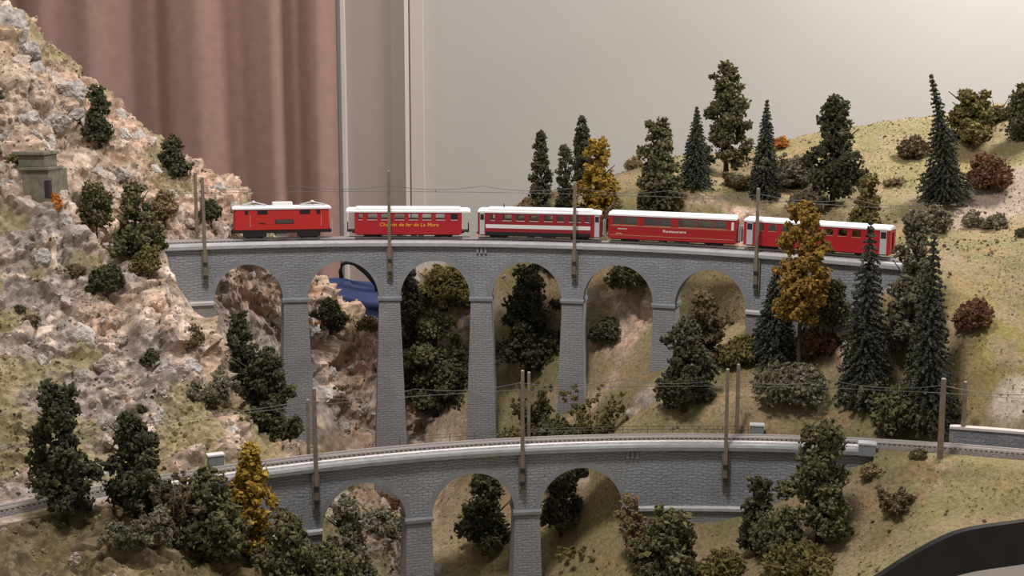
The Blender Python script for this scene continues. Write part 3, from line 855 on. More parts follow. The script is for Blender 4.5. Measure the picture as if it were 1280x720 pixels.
def coach(px0, px1, label, body_m, windows, wz, zlow, zside, zroof, roof_ext=(0, 0), roof_mid=None, doors=(), dark=(), glass='glass', hw=0.0150, ends=0.0):
    """windows: (px0, px1) on the near side; wz: (low, high) of the glass"""
    root, ln = on_track('railway_coach', px0, px1, label, 'railway coach')
    u = lambda px: (px - px0) / (px1 - px0) * ln - ln / 2
    x0, x1 = -ln / 2 + ends, ln / 2 - ends
    cuts = sorted([(u(a), u(b)) for a, b in windows])
    t = 0.0008
    b = MB()
    for s in (-1, 1):
        ya, yb = (s * hw, s * (hw - t)); y0, y1 = min(ya, yb), max(ya, yb)
        b.box(x0, x1, y0, y1, zlow, wz[0]); b.box(x0, x1, y0, y1, wz[1], zside)
        xs = [x0] + [v for c in cuts for v in c] + [x1]
        for i in range(0, len(xs), 2):
            if xs[i + 1] - xs[i] > 1e-5: b.box(xs[i], xs[i + 1], y0, y1, wz[0], wz[1])
    for xa in (x0, x1 - t):
        b.box(xa, xa + t, -hw + t, -0.004, zlow, zside); b.box(xa, xa + t, 0.004, hw - t, zlow, zside); b.box(xa, xa + t, -0.004, 0.004, zside - 0.004, zside)
    b.box(x0 + t, x1 - t, -hw + t, hw - t, zlow, zlow + 0.0015)
    b.build('body', body_m, root)
    for i, (c, d) in enumerate(cuts):
        for s in (-1, 1):
            w = MB().box(c - 0.0002, d + 0.0002, s * (hw - 0.0007) - 0.0002, s * (hw - 0.0007) + 0.0002, wz[0] - 0.0002, wz[1] + 0.0002)
            w.build('window_pane', M['dark_glass'] if i in dark else M[glass], root)
    # slim sills below the windows
    for i, (c, d) in enumerate(cuts):
        MB().box(c, d, -hw - 0.0004, -hw, wz[0] - 0.0012, wz[0] - 0.0005).build('window_sill', M['white_print'] if glass == 'glass' else M['gold'], root)
    profile_roof(-ln / 2 - roof_ext[0], ln / 2 + roof_ext[1], hw + 0.0010, zside - 0.0005, zroof, 0.0022, 'roof', M['roof_white'], root, 0.25)
    if roof_mid:
        profile_roof(u(roof_mid[0]), u(roof_mid[1]), hw * 0.9, zroof - 0.004, zroof + 0.0018, 0.003, 'raised_roof', M['roof_white'], root, 0.3)
    MB().box(x0 + 0.004, x1 - 0.004, -0.011, 0.011, zlow - 0.0016, zlow).build('underframe', M['black'], root)
    bogie(root, -ln * 0.33); bogie(root, ln * 0.33)
    for k, xx in enumerate((-0.016, 0.010, 0.022)):
        MB().box(xx - 0.005, xx + 0.005, -0.0118, 0.0118, 0.0008, zlow - 0.0016).build('equipment_box', M['under_grey'], root)
    for s in (-1, 1):
        e = s * ln / 2
        MB().box(min(e, e + s * 0.0045), max(e, e + s * 0.0045), -0.0012, 0.0012, 0.0055, 0.0075).build('coupler', M['black'], root)
    for (a, c) in doors:
        dm = MB().box(u(a), u(c), -hw - 0.0006, -hw + 0.0002, zlow + 0.0006, zside - 0.0012)
        d = dm.build('door', M['silver'], root)
        MB().box(u(a) + 0.0009, u(c) - 0.0009, -hw - 0.0008, -hw - 0.0005, wz[0], wz[1]).build('door_window', M['dark_glass'], d)
        MB().box(u(a) - 0.0004, u(c) + 0.0004, -hw - 0.0012, -hw + 0.001, zlow - 0.0022, zlow - 0.0010).build('step', M['silver'], root)
    return root, ln, u, hw

def locomotive():
    root, ln = on_track('electric_locomotive', 290, 413, 'red electric locomotive with white roof and two silver pantographs', 'locomotive')
    h = ln / 2; hw = 0.0150
    u = lambda px: (px - 290) / (413 - 290) * ln - h
    b = MB()
    pts = [(-h + 0.003, 0.0), (-h + 0.001, 0.25), (-h + 0.0035, 1.0)]
    V = []
    for z, ins in ((0.0135, 0.0), (0.0445, 0.0012)):
        V += [(-h + 0.003 + ins, -hw + 0.003, z), (-h + 0.006 + ins, -hw, z), (h - 0.004 - ins, -hw, z), (h - 0.001 - ins, -hw + 0.003, z), (h - 0.001 - ins, hw - 0.003, z), (h - 0.004 - ins, hw, z), (-h + 0.006 + ins, hw, z), (-h + 0.003 + ins, hw - 0.003, z)]
    b.add(V, [tuple(range(7, -1, -1)), tuple(range(8, 16))] + [(i, (i + 1) % 8, (i + 1) % 8 + 8, i + 8) for i in range(8)])
    body = b.build('body', M['red'], root)
    profile_roof(-h + 0.0005, h + 0.001, hw + 0.0014, 0.0438, 0.0485, 0.0022, 'roof', M['roof_white'], root, 0.3)
    MB().box(u(341), u(366), -0.0075, 0.0075, 0.047, 0.0535).build('roof_box', M['roof_white'], root, bevel=0.001)
    zt, zb = 0.0435, 0.0365
    for a, c, z0, z1 in ((321, 334, .0365, .0425), (374, 387, .0365, .0425), (305.5, 310, .0365, .042), (395, 400, .0365, .042)):
        for s in (-1, 1):
            MB().box(u(a), u(c), s * hw - 0.0005, s * hw + 0.0005, z0, z1).build('window_pane', M['dark_glass'], root)
    g = MB().box(u(343), u(366), -hw - 0.0006, -hw + 0.0004, 0.0225, 0.0285).build('ventilation_grille', M['black'], root)
    for k in range(4):
        MB().box(u(344), u(365), -hw - 0.0009, -hw - 0.0006, 0.0232 + 0.0013 * k, 0.0237 + 0.0013 * k).build('louvre', M['under_grey'], g)
    MB().box(u(323), u(331), -hw - 0.0005, -hw + 0.0004, 0.0225, 0.0240).build('number_plate', M['black'], root)
    for px in (312, 401):
        MB().tube([(u(px), -hw - 0.0009, 0.018), (u(px), -hw - 0.0009, 0.036)], 0.0003, 5).build('handrail', M['silver'], root)
    MB().box(-h + 0.001, h - 0.001, -hw + 0.001, hw - 0.001, 0.0085, 0.0135).build('chassis', M['black'], root)
    for x in (-0.046, 0.046):
        bogie(root, x)
        MB().box(x - 0.020, x + 0.020, -0.0138, -0.0125, 0.003, 0.010).build('bogie_side_frame', M['black'], root)
    MB().box(-0.010, 0.010, -0.013, 0.013, 0.003, 0.0085).build('battery_box', M['under_grey'], root)
    for s in (-1, 1):
        MB().box(min(s * h, s * h + s * 0.0035), max(s * h, s * h + s * 0.0035), -0.010, 0.010, 0.0085, 0.0115).build('buffer_beam', M['black'], root)
        MB().tube([(s * (h + 0.003), -0.012, 0.006), (s * (h + 0.003), -0.012, 0.028)], 0.0006, 5).build('end_handrail', M['silver'], root)
    for px in (318, 392):
        x = u(px)
        p = thing('pantograph', (x, 0, 0.0478)); p.parent = root
        MB().tube([(-0.018, -0.008, 0.0008), (0.018, -0.008, 0.0008)], 0.0006, 5).tube([(-0.018, 0.008, 0.0008), (0.018, 0.008, 0.0008)], 0.0006, 5).tube([(-0.018, -0.008, 0.0008), (-0.018, 0.008, 0.0008)], 0.0006, 5).tube([(0.018, -0.008, 0.0008), (0.018, 0.008, 0.0008)], 0.0006, 5).build('base_frame', M['silver'], p)
        arm = MB()
        for y in (-0.007, 0.007):
            arm.tube([(-0.021, y, 0.0014), (0.0, y * 0.8, 0.0058), (0.021, y, 0.0014)], 0.00055, 5)
        arm.tube([(-0.021, -0.007, 0.0014), (-0.021, 0.007, 0.0014)], 0.0005, 5).tube([(0.021, -0.007, 0.0014), (0.021, 0.007, 0.0014)], 0.0005, 5)
        arm.build('folded_arm', M['silver'], p)
        MB().box(-0.0018, 0.0018, -0.0115, 0.0115, 0.0055, 0.0068).build('contact_strip', M['roof_white'], p)
        for dx, dy in ((-0.012, -0.009), (0.012, -0.009), (-0.012, 0.009), (0.012, 0.009)):
            MB().tube([(dx, dy, -0.0015), (dx, dy, 0.001)], 0.001, 6).build('insulator', M['white'], p)
    return root
locomotive()

# first coach: bright red, open end platforms, yellow lettering
r, ln, u, hw = coach(443, 577, 'bright red coach with yellow lettering and open end platforms', M['red_car'],
    [(447.5, 453), (459, 471), (476, 488), (493, 505), (510.5, 522.5), (527.5, 539), (544.5, 556), (563, 572)], (0.0275, 0.0360), 0.0050, 0.0385, 0.0445,
    roof_ext=(0.0145, 0.0150), roof_mid=(443, 577), dark=(7,))
lettering('Chemin de fer de La Mure', 0.0075, M['yellow_print'], r, (u(511), -hw - 0.0004, 0.0195), width=(74 / 134) * ln, shear=0.12)
for s in (-1, 1):
    e = s * ln / 2
    x0, x1 = sorted((e, e + s * 0.013))
    pl = MB().box(x0, x1, -0.0135, 0.0135, 0.0085, 0.0100).build('end_platform', M['black'], r)
    rl = MB()
    xo = e + s * 0.0125
    for y in (-0.0125, -0.005, 0.005, 0.0125):
        rl.tube([(xo, y, 0.010), (xo, y, 0.0215)], 0.0004, 5)
    rl.tube([(xo, -0.0125, 0.0215), (xo, -0.005, 0.0215)], 0.0004, 5).tube([(xo, 0.005, 0.0215), (xo, 0.0125, 0.0215)], 0.0004, 5)
    rl.build('railing', M['black'], pl)
# second coach: dark red with a broad white band
r, ln, u, hw = coach(597, 751, 'dark red coach with a broad white stripe below the windows', M['red_dark'],
    [(613, 618.5), (628, 639.5), (645.5, 656), (662, 673.5), (680, 690.5), (696.5, 705), (711, 715.5), (721.5, 726), (731, 736.5)], (0.0278, 0.0362), 0.0050, 0.0390, 0.0450,
    roof_ext=(0.0, 0.0), roof_mid=(608, 741), doors=((599.5, 605.5), (743, 749)))
MB().box(u(607), u(738), -hw - 0.0005, -hw - 0.0001, 0.0155, 0.0212).build('white_stripe', M['white'], r)
MB().box(u(607), u(738), hw + 0.0001, hw + 0.0005, 0.0155, 0.0212).build('white_stripe', M['white'], r)
MB().box(u(607), u(738), -hw - 0.0003, -hw, 0.0050, 0.0100).build('skirt', M['black'], r)
MB().tube([(u(629), -0.006, 0.046), (u(629), -0.006, 0.0515)], 0.0010, 6).build('roof_vent', M['bolt'], r)
# third coach: deep red with long panoramic windows
r, ln, u, hw = coach(760, 920, 'deep red panoramic dining coach with long tinted windows and small white lettering', M['red_pan'],
    [(766, 776), (777, 797), (806, 822), (823, 839.5), (849, 872), (873, 892), (893, 907)], (0.0262, 0.0372), 0.0050, 0.0395, 0.0460, glass='glass_dim')
lettering('Restaurant', 0.0052, M['white_print'], r, (u(844), -hw - 0.0004, 0.0185), width=(29 / 160) * ln)
MB().box(u(762), u(918), -hw - 0.0003, -hw, 0.0238, 0.0244).build('gold_line', M['gold'], r)
MB().box(u(762), u(918), -hw - 0.0003, -hw, 0.0100, 0.0106).build('gold_line', M['gold'], r)
MB().box(u(772), u(784), -hw - 0.0004, -hw, 0.0192, 0.0202).build('white_marking', M['white_print'], r)
MB().box(u(770), u(778), -hw - 0.0004, -hw, 0.0125, 0.0131).build('white_marking', M['white_print'], r)
MB().box(u(914), u(917), -hw - 0.0005, -hw, 0.0245, 0.0360).build('white_end_panel', M['white'], r)
# fourth coach: red with pale doors, partly behind the trees
r, ln, u, hw = coach(929, 1112, 'red coach with pale doors at the tail, partly hidden by golden tree', M['red_car'],
    [(948, 955), (961, 972), (978, 989), (995, 1006), (1012, 1023), (1032, 1043), (1049, 1060), (1066, 1077), (1084, 1092)], (0.0272, 0.0362), 0.0050, 0.0390, 0.0450,
    doors=((933, 941), (1100, 1108)), glass='glass_dim')
# bellows between the coaches are parts of the coach ahead
for px in (755, 924.5):
    th = UP.th_px(px, UP_OFF - 0.01, 0.02)
    g = thing('gangway_bellows', UP.p(th, UP_OFF, UP_RAIL + 0.009), -th, 'pale folding gangway between %s' % ('white-striped coach and panoramic coach' if px < 800 else 'panoramic coach and tail coach'), 'gangway')
    for k in range(3):
        MB().box(-0.0020 + 0.0014 * k, -0.0009 + 0.0014 * k, -0.0085, 0.0085, 0.0, 0.027).build('fold', M['silver' if k != 1 else 'under_grey'], g)

# ------------------------------------------------------------------ overhead line masts and wires
def mast(base, top_z, label, group, bolts=(), brace=None, r=0.0024, arm=None, face=0.0):
    root = thing('catenary_mast', base, face, label, 'mast', group)
    h = top_z - base.z
    w = r
    MB().hexa([(-w * 1.15, -w * 1.15, 0), (w * 1.15, -w * 1.15, 0), (w * 1.15, w * 1.15, 0), (-w * 1.15, w * 1.15, 0), (-w, -w, h), (w, -w, h), (w, w, h), (-w, w, h)]).build('post', M['wood'], root)
    MB().box(-w * 0.8, w * 0.8, -w * 0.8, w * 0.8, h, h + 0.0012).build('cap', M['silver'], root)
    for z in bolts:
        MB().box(-0.0032, 0.0032, -w * 1.7, w * 1.0, z - 0.003, z + 0.003).build('bolt_clamp', M['bolt'], root)
    if bolts:
        MB().box(-0.0055, 0.0055, w * 0.9, w * 0.9 + 0.003, -0.004, max(bolts) + 0.022).build('mounting_plate', M['concrete'], root)
    if arm:
        a = MB()
        zz = h * 0.86
        a.tube([(0, w, zz), (0, arm, zz)], 0.0007, 5).tube([(0, w, zz - 0.014), (0, arm * 0.75, zz)], 0.0005, 5)
        a.build('bracket_arm', M['wire'], root)
    return root
UPM = {}
for px, ytop, lab in ((256, 222, 'left front wooden catenary mast clamped beside the mountain'), (487, 214, 'wooden catenary mast in front of the yellow-lettered coach'),
                 (718, 228, 'wooden catenary mast in front of the white-striped coach'), (945.5, 236, 'wooden catenary mast at the head of the tail coach')):
    th = UP.th_px(px, -0.004, -0.02)
    base = UP.p(th, -0.0048, -0.062)
    zt = at(px, ytop, base.y).z
    mast(base, zt, lab, 'catenary masts on the upper viaduct', bolts=(0.006, 0.028), arm=UP_OFF + 0.004, face=-th)
    UPM[px] = (th, zt)
th = UP.th_px(246, 0.06, 0.02)
b = UP.p(th, 0.060, -0.004); mast(b, at(246, 216, b.y).z, 'thin wooden mast standing behind the upper track near mountain', 'catenary masts on the upper viaduct', face=-th)
th = UP.th_px(256, -0.004); p0 = UP.p(th, -0.002, 0.045); p1 = b + Vector((0, 0, 0.055))
for px, ytop, lab in ((395, 486, 'left wooden mast clamped to the lower viaduct beside its first arch'), (653, 464, 'middle wooden mast clamped to the lower viaduct between arches'),
                 (907, 462, 'right wooden mast clamped to the solid wall of lower viaduct')):
    th = LO.th_px(px, -0.004, -0.02)
    base = LO.p(th, -0.0048, -0.058)
    mast(base, at(px - 4, ytop, base.y).z, lab, 'catenary masts on the lower viaduct', bolts=(0.006, 0.026), arm=LO_OFF + 0.004, face=-th)
for px, ytop, lab in ((386, 500, 'thin rear mast behind the lower track at left'), (661, 466, 'thin rear mast behind the lower track in the middle'),
                 (921, 456, 'thin rear mast behind the lower track near grey cabinet')):
    th = LO.th_px(px, 0.064, 0.0)
    base = LO.p(th, 0.064, 0.0); base.z = min(surf(base.x, base.y), base.z) - 0.004
    mast(base, at(px, ytop, base.y).z, lab, 'catenary masts on the lower viaduct')
p = LO.p(LO.th_px(1175, -0.012), -0.012); p.z = surf(p.x, p.y) - 0.006
mast(p, at(1176, 474, p.y).z, 'sturdy wooden mast on the ground beside track at right', 'masts beside the lower track', r=0.0030)
p = LO.p(LO.th_px(1203, 0.068), 0.068); p.z = surf(p.x, p.y) - 0.006
mast(p, at(1203, 478, p.y).z, 'wooden mast in front of the stone wall at far right', 'masts beside the lower track', r=0.0024)

def wire(arc, off, zs, ths, label):
    """two parallel wires with droppers following the curve from mast to mast"""
    root = thing('overhead_wire', arc.p(ths[0], off, zs), 0, label, 'overhead wire')
    inv = root.location.copy()
    for name, dz, sag in (('contact_wire', 0.0, 0.0), ('messenger_wire', 0.011, 0.007)):
        pts = []
        for a, b in zip(ths[:-1], ths[1:]):
            for k in range(8):
                t = k / 8; q = arc.p(a, off, zs + dz).lerp(arc.p(b, off, zs + dz), t)
                q.z -= sag * 4 * t * (1 - t); pts.append(q - inv)
        pts.append(arc.p(ths[-1], off, zs + dz) - inv)
        MB().tube(pts, 0.00042, 4).build(name, M['wire'], root)
    for a, b in zip(ths[:-1], ths[1:]):
        m = arc.p(a, off, zs).lerp(arc.p(b, off, zs), 0.5) - inv
        MB().tube([m, m + Vector((0, 0, 0.0045))], 0.0006, 4).build('dropper', M['wire'], root)
wire(UP, UP_OFF, 0.083, [UP.th_px(q, 0, 0.05) for q in (200, 256, 372, 487, 602, 718, 832, 945, 1060, 1150)], 'thin grey overhead wires strung above the upper train')
wire(LO, LO_OFF, 0.080, [LO.th_px(q, 0, 0.05) for q in (-60, 130, 262, 395, 524, 653, 780, 907, 1040, 1175, 1320)], 'thin grey overhead wires above the empty lower track')

# ------------------------------------------------------------------ fence, cabinets, walls
def fence():
    root = thing('trackside_fence', LO.p(LO.th_px(500, 0.06), 0.058, -0.004), 0, 'low thin railing fence behind the lower track', 'fence')
    inv = root.location.copy()
    a, b = LO.th_px(500, 0.058), LO.th_px(935, 0.058)
    n = 14
    for i in range(n + 1):
        t = a + (b - a) * i / n; p = LO.p(t, 0.0582, -0.004) - inv
        MB().tube([p, p + Vector((0, 0, 0.0165))], 0.0005, 5).build('fence_post', M['fence'], root)
    for dz in (0.0075, 0.0120):
        MB().tube([LO.p(a + (b - a) * i / 40, 0.0582, dz) - inv for i in range(41)], 0.0004, 4).build('fence_rail', M['fence'], root)
fence()
def cabinet(px, w, h, label):
    th = LO.th_px(px, 0.066)
    p = LO.p(th, 0.068); p.z = min(surf(p.x, p.y), LO.z(th)) - 0.002
    top = LO.z(th) + h
    root = thing('relay_cabinet', p, -th, label, 'cabinet')
    MB().box(-w / 2, w / 2, -0.006, 0.006, 0, top - p.z).build('body', M['box_grey'], root)
    MB().box(-w / 2 - 0.001, w / 2 + 0.001, -0.0075, 0.0075, top - p.z, top - p.z + 0.0022).build('lid', M['white'], root)
    MB().box(-w / 2 + 0.002, -0.0004, -0.0066, -0.006, 0.004, top - p.z - 0.002).build('door', M['box_grey'], root)
    MB().box(0.0004, w / 2 - 0.002, -0.0066, -0.006, 0.004, top - p.z - 0.002).build('door', M['box_grey'], root)
cabinet(946, 0.020, 0.012, 'small grey trackside cabinet with white lid beside round bush')
cabinet(270, 0.022, 0.014, 'small grey trackside cabinet with white lid at the mountain foot')
def parapet():
    th = LO.th_px(1084)
    root = thing('parapet_block', LO.p(th, 0.0, -0.010), -th, 'grey end block on the parapet of the lower viaduct', 'parapet block')
    MB().box(-0.012, 0.012, -0.005, 0.011, 0.0, 0.016).build('block', M['smooth_stone'], root, bevel=0.0008)
    MB().box(-0.013, 0.013, -0.006, 0.012, 0.016, 0.019).build('cap_stone', M['coping'], root, bevel=0.0006)
parapet()
def stone_wall():
    a, b = LO.th_px(1186, 0.062), LO.th_px(1345, 0.062)
    root = thing('retaining_wall', LO.p((a + b) / 2, 0.062, -0.012), 0, 'low blue-grey stone retaining wall beside the track at far right', 'retaining wall')
    inv = root.location.copy()
    o = sweep(LO, a, b, 20, [(0.062, -0.014), (0.064, 0.021), (0.074, 0.021), (0.076, -0.014)], 'wall_stonework', M['wallstone'], root); o.location = -inv
    o = sweep(LO, a, b, 20, [(0.0615, 0.021), (0.0615, 0.0245), (0.076, 0.0245), (0.076, 0.021)], 'wall_coping', M['rock_white'], root); o.location = -inv
stone_wall()
def hut():
    c = at(47, 236, 2.185); z = surf(c.x, c.y)
    root = thing('stone_bunker', (c.x, c.y + 0.012, c.z - 0.012), -0.12, 'small mossy concrete bunker with flat slab roof on the mountainside', 'bunker')
    MB().box(-0.020, 0.024, -0.018, 0.050, -0.06, 0.042).build('walls', M['concrete'], root, bevel=0.0012)
    MB().box(-0.026, 0.026, -0.022, 0.032, 0.042, 0.0465).build('ledge', M['concrete'], root, bevel=0.001)
    MB().box(-0.028, 0.016, -0.014, 0.032, 0.0465, 0.066).build('upper_walls', M['concrete'], root, bevel=0.0012)
    MB().box(-0.036, 0.020, -0.019, 0.034, 0.066, 0.0715).build('roof_slab', M['concrete'], root, bevel=0.0012)
    MB().box(0.016, 0.0248, -0.0186, -0.010, -0.002, 0.026).build('doorway', M['bolt'], root)
hut()
def bag():
    Y = 2.93
    p = at(440, 420, Y)
    st_top = 0.92
    s = thing('wooden_stool', (p.x, Y, 0.0), 0.1, 'plain wooden stool under the blue bag behind the layout', 'stool')
    MB().box(-0.15, 0.15, -0.13, 0.13, st_top - 0.03, st_top).build('seat', M['stool'], s, bevel=0.004)
    for sx in (-1, 1):
        for sy in (-1, 1):
            MB().hexa([(sx * .14 - .015, sy * .12 - .015, 0), (sx * .14 + .015, sy * .12 - .015, 0), (sx * .14 + .015, sy * .12 + .015, 0), (sx * .14 - .015, sy * .12 + .015, 0),
                       (sx * .12 - .015, sy * .10 - .015, st_top - .03), (sx * .12 + .015, sy * .10 - .015, st_top - .03), (sx * .12 + .015, sy * .10 + .015, st_top - .03), (sx * .12 - .015, sy * .10 + .015, st_top - .03)]).build('leg', M['stool'], s)
    root = thing('cloth_bag', (p.x, Y, st_top + 0.004), 0.0, 'dark blue cloth bag with a black carrying handle seen through the arch', 'bag')
    top = at(440, 356, Y).z - st_top
    crease = at(440, 380, Y).z - st_top
    V, Fq = [], []
    prof = [(0.0, 0.90), (0.02, 1.0), (crease * 0.5, 1.03), (crease - 0.02, 0.99), (crease - 0.003, 0.93), (crease + 0.004, 0.97), (crease + 0.02, 1.05), (top - 0.022, 1.0), (top - 0.006, 0.86), (top, 0.55), (top + 0.003, 0.0)]
    n = 40
    for z, k in prof:
        for i in range(n):
            a = 2 * math.pi * i / n
            cx, sy = math.cos(a), math.sin(a)
            e = (abs(cx) ** 3.0 + abs(sy) ** 3.0) ** (-1 / 3.0)
            V.append((0.125 * k * e * cx, 0.075 * k * e * sy, z - 0.10 * 0.125 * k * e * cx * (1 if z > crease else 0) + 0.003 * math.sin(5 * a + z * 30)))
    for j in range(len(prof) - 1):
        for i in range(n):
            i2 = (i + 1) % n; Fq.append((j * n + i, j * n + i2, (j + 1) * n + i2, (j + 1) * n + i))
    link('body', np_mesh('body', V, Fq), M['blue_cloth'], root, smooth=True)
    w = []
    for px, py in ((427, 349), (425.5, 340), (427.5, 332), (434, 329), (443, 330), (451, 334), (459, 339), (466, 347), (472, 357), (474, 368)):
        q = at(px, py + 1, Y - 0.05); w.append((q.x - p.x, q.y - Y, q.z - st_top))
    MB().tube(w, [.0045, .004, .004, .0045, .006, .009, .011, .011, .008, .006], 8).build('handle', M['black_strap'], root, smooth=True)
bag()

# ------------------------------------------------------------------ vegetation
ICO = []
_t = (1 + 5 ** 0.5) / 2
ICO_V = np.array([(-1, _t, 0), (1, _t, 0), (-1, -_t, 0), (1, -_t, 0), (0, -1, _t), (0, 1, _t), (0, -1, -_t), (0, 1, -_t), (_t, 0, -1), (_t, 0, 1), (-_t, 0, -1), (-_t, 0, 1)], float)
ICO_V /= np.linalg.norm(ICO_V[0])
ICO_F = np.array([(0, 11, 5), (0, 5, 1), (0, 1, 7), (0, 7, 10), (0, 10, 11), (1, 5, 9), (5, 11, 4), (11, 10, 2), (10, 7, 6), (7, 1, 8), (3, 9, 4), (3, 4, 2), (3, 2, 6), (3, 6, 8), (3, 8, 9), (4, 9, 5), (2, 4, 11), (6, 2, 10), (8, 6, 7), (9, 8, 1)])
OCT_V = np.array([(1, 0, 0), (-1, 0, 0), (0, 1, 0), (0, -1, 0), (0, 0, 1), (0, 0, -1)], float)
OCT_F = np.array([(0, 2, 4), (2, 1, 4), (1, 3, 4), (3, 0, 4), (2, 0, 5), (1, 2, 5), (3, 1, 5), (0, 3, 5)])

TET_V = np.array([(1, 1, 1), (-1, -1, 1), (-1, 1, -1), (1, -1, -1)], float) * 0.75
TET_F = np.array([(0, 2, 1), (0, 1, 3), (0, 3, 2), (1, 2, 3)])

def blobs(rng, P, R, tint, tv=ICO_V, tf=ICO_F, jit=0.55, stretch=None):
    """P (n,3) centres, R (n,) radii -> verts, faces, tint per vertex: small ragged tufts"""
    n = len(P); k = len(tv)
    q = rng.normal(size=(n, 4)); q /= np.linalg.norm(q, axis=1)[:, None]
    w, x, y, z = q.T
    rot = np.stack([np.stack([1 - 2 * (y * y + z * z), 2 * (x * y - z * w), 2 * (x * z + y * w)], -1),
                    np.stack([2 * (x * y + z * w), 1 - 2 * (x * x + z * z), 2 * (y * z - x * w)], -1),
                    np.stack([2 * (x * z - y * w), 2 * (y * z + x * w), 1 - 2 * (x * x + y * y)], -1)], 1)
    V = np.einsum('nij,kj->nki', rot, tv) * (1 + jit * (rng.random((n, k, 1)) * 2 - 1))
    if stretch is not None: V = V * stretch[:, None, :]
    V = V * R[:, None, None] + P[:, None, :]
    Fq = (tf[None] + (np.arange(n) * k)[:, None, None]).reshape(-1, 3)
    T = np.repeat(tint, k) + rng.normal(0, 0.10, n * k)
    return V.reshape(-1, 3), Fq, np.clip(T, 0, 1)

def join(parts):
    V, Fq, T, b = [], [], [], 0
    for v, f, t in parts:
        V.append(v); Fq.append(f + b); T.append(t); b += len(v)
    return np.concatenate(V), np.concatenate(Fq), np.concatenate(T)

def clump_foliage(rng, clumps, bs, dens=1.0, core=True):
    P, R = [], []
    parts = []
    for c, r in clumps:
        n = max(7, int(dens * 2.8 * (r / bs) ** 2))
        d = rng.normal(size=(n, 3)); d /= np.linalg.norm(d, axis=1)[:, None]
        rad = r * (0.55 + 0.62 * rng.random(n) ** 1.3)
        P.append(np.asarray(c) + d * rad[:, None] * np.array([1, 1, 0.85])); R.append(bs * (0.55 + 0.75 * rng.random(n)))
    P = np.concatenate(P); R = np.concatenate(R)
    parts.append(blobs(rng, P, R * 1.15, rng.beta(1.2, 1.7, len(P)), OCT_V, OCT_F, 0.6, 0.55 + 0.95 * rng.random((len(P), 3))))
    # fine fringe that breaks the outline
    m = int(0.8 * len(P))
    i = rng.integers(0, len(P), m); d = rng.normal(size=(m, 3)); d /= np.linalg.norm(d, axis=1)[:, None]
    parts.append(blobs(rng, P[i] + d * (R[i] * 1.15)[:, None], bs * (0.3 + 0.4 * rng.random(m)), rng.beta(1.8, 1.8, m), TET_V, TET_F, 0.5))
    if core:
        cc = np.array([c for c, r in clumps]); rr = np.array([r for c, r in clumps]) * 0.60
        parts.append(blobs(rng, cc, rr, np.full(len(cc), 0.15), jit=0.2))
    return join(parts)

def trunk_mesh(rng, h, r, name, material, parent, lean=(0, 0), branches=0, spread=0.0, z_from=0.3):
    mb = MB()
    pts = []
    n = 6
    for i in range(n + 1):
        t = i / n
        pts.append((lean[0] * t * t + rng.normal(0, 0.06) * r * 3 * t, lean[1] * t * t + rng.normal(0, 0.06) * r * 3 * t, -0.008 + (h + 0.008) * t))
    mb.tube(pts, [r * (1.15 - 0.85 * i / n) for i in range(n + 1)], 7)
    for k in range(branches):
        t = z_from + (0.9 - z_from) * rng.random(); a = rng.random() * 6.283
        b0 = Vector(pts[int(t * n)]); L_ = spread * (0.6 + 0.5 * rng.random())
        e = b0 + Vector((math.cos(a) * L_, math.sin(a) * L_, L_ * (0.4 + 0.5 * rng.random())))
        m = b0.lerp(e, 0.5) + Vector((0, 0, -0.08 * L_))
        mb.tube([b0, m, e], [r * 0.42, r * 0.32, r * 0.16], 5)
    return mb.build(name, material, parent, smooth=True)

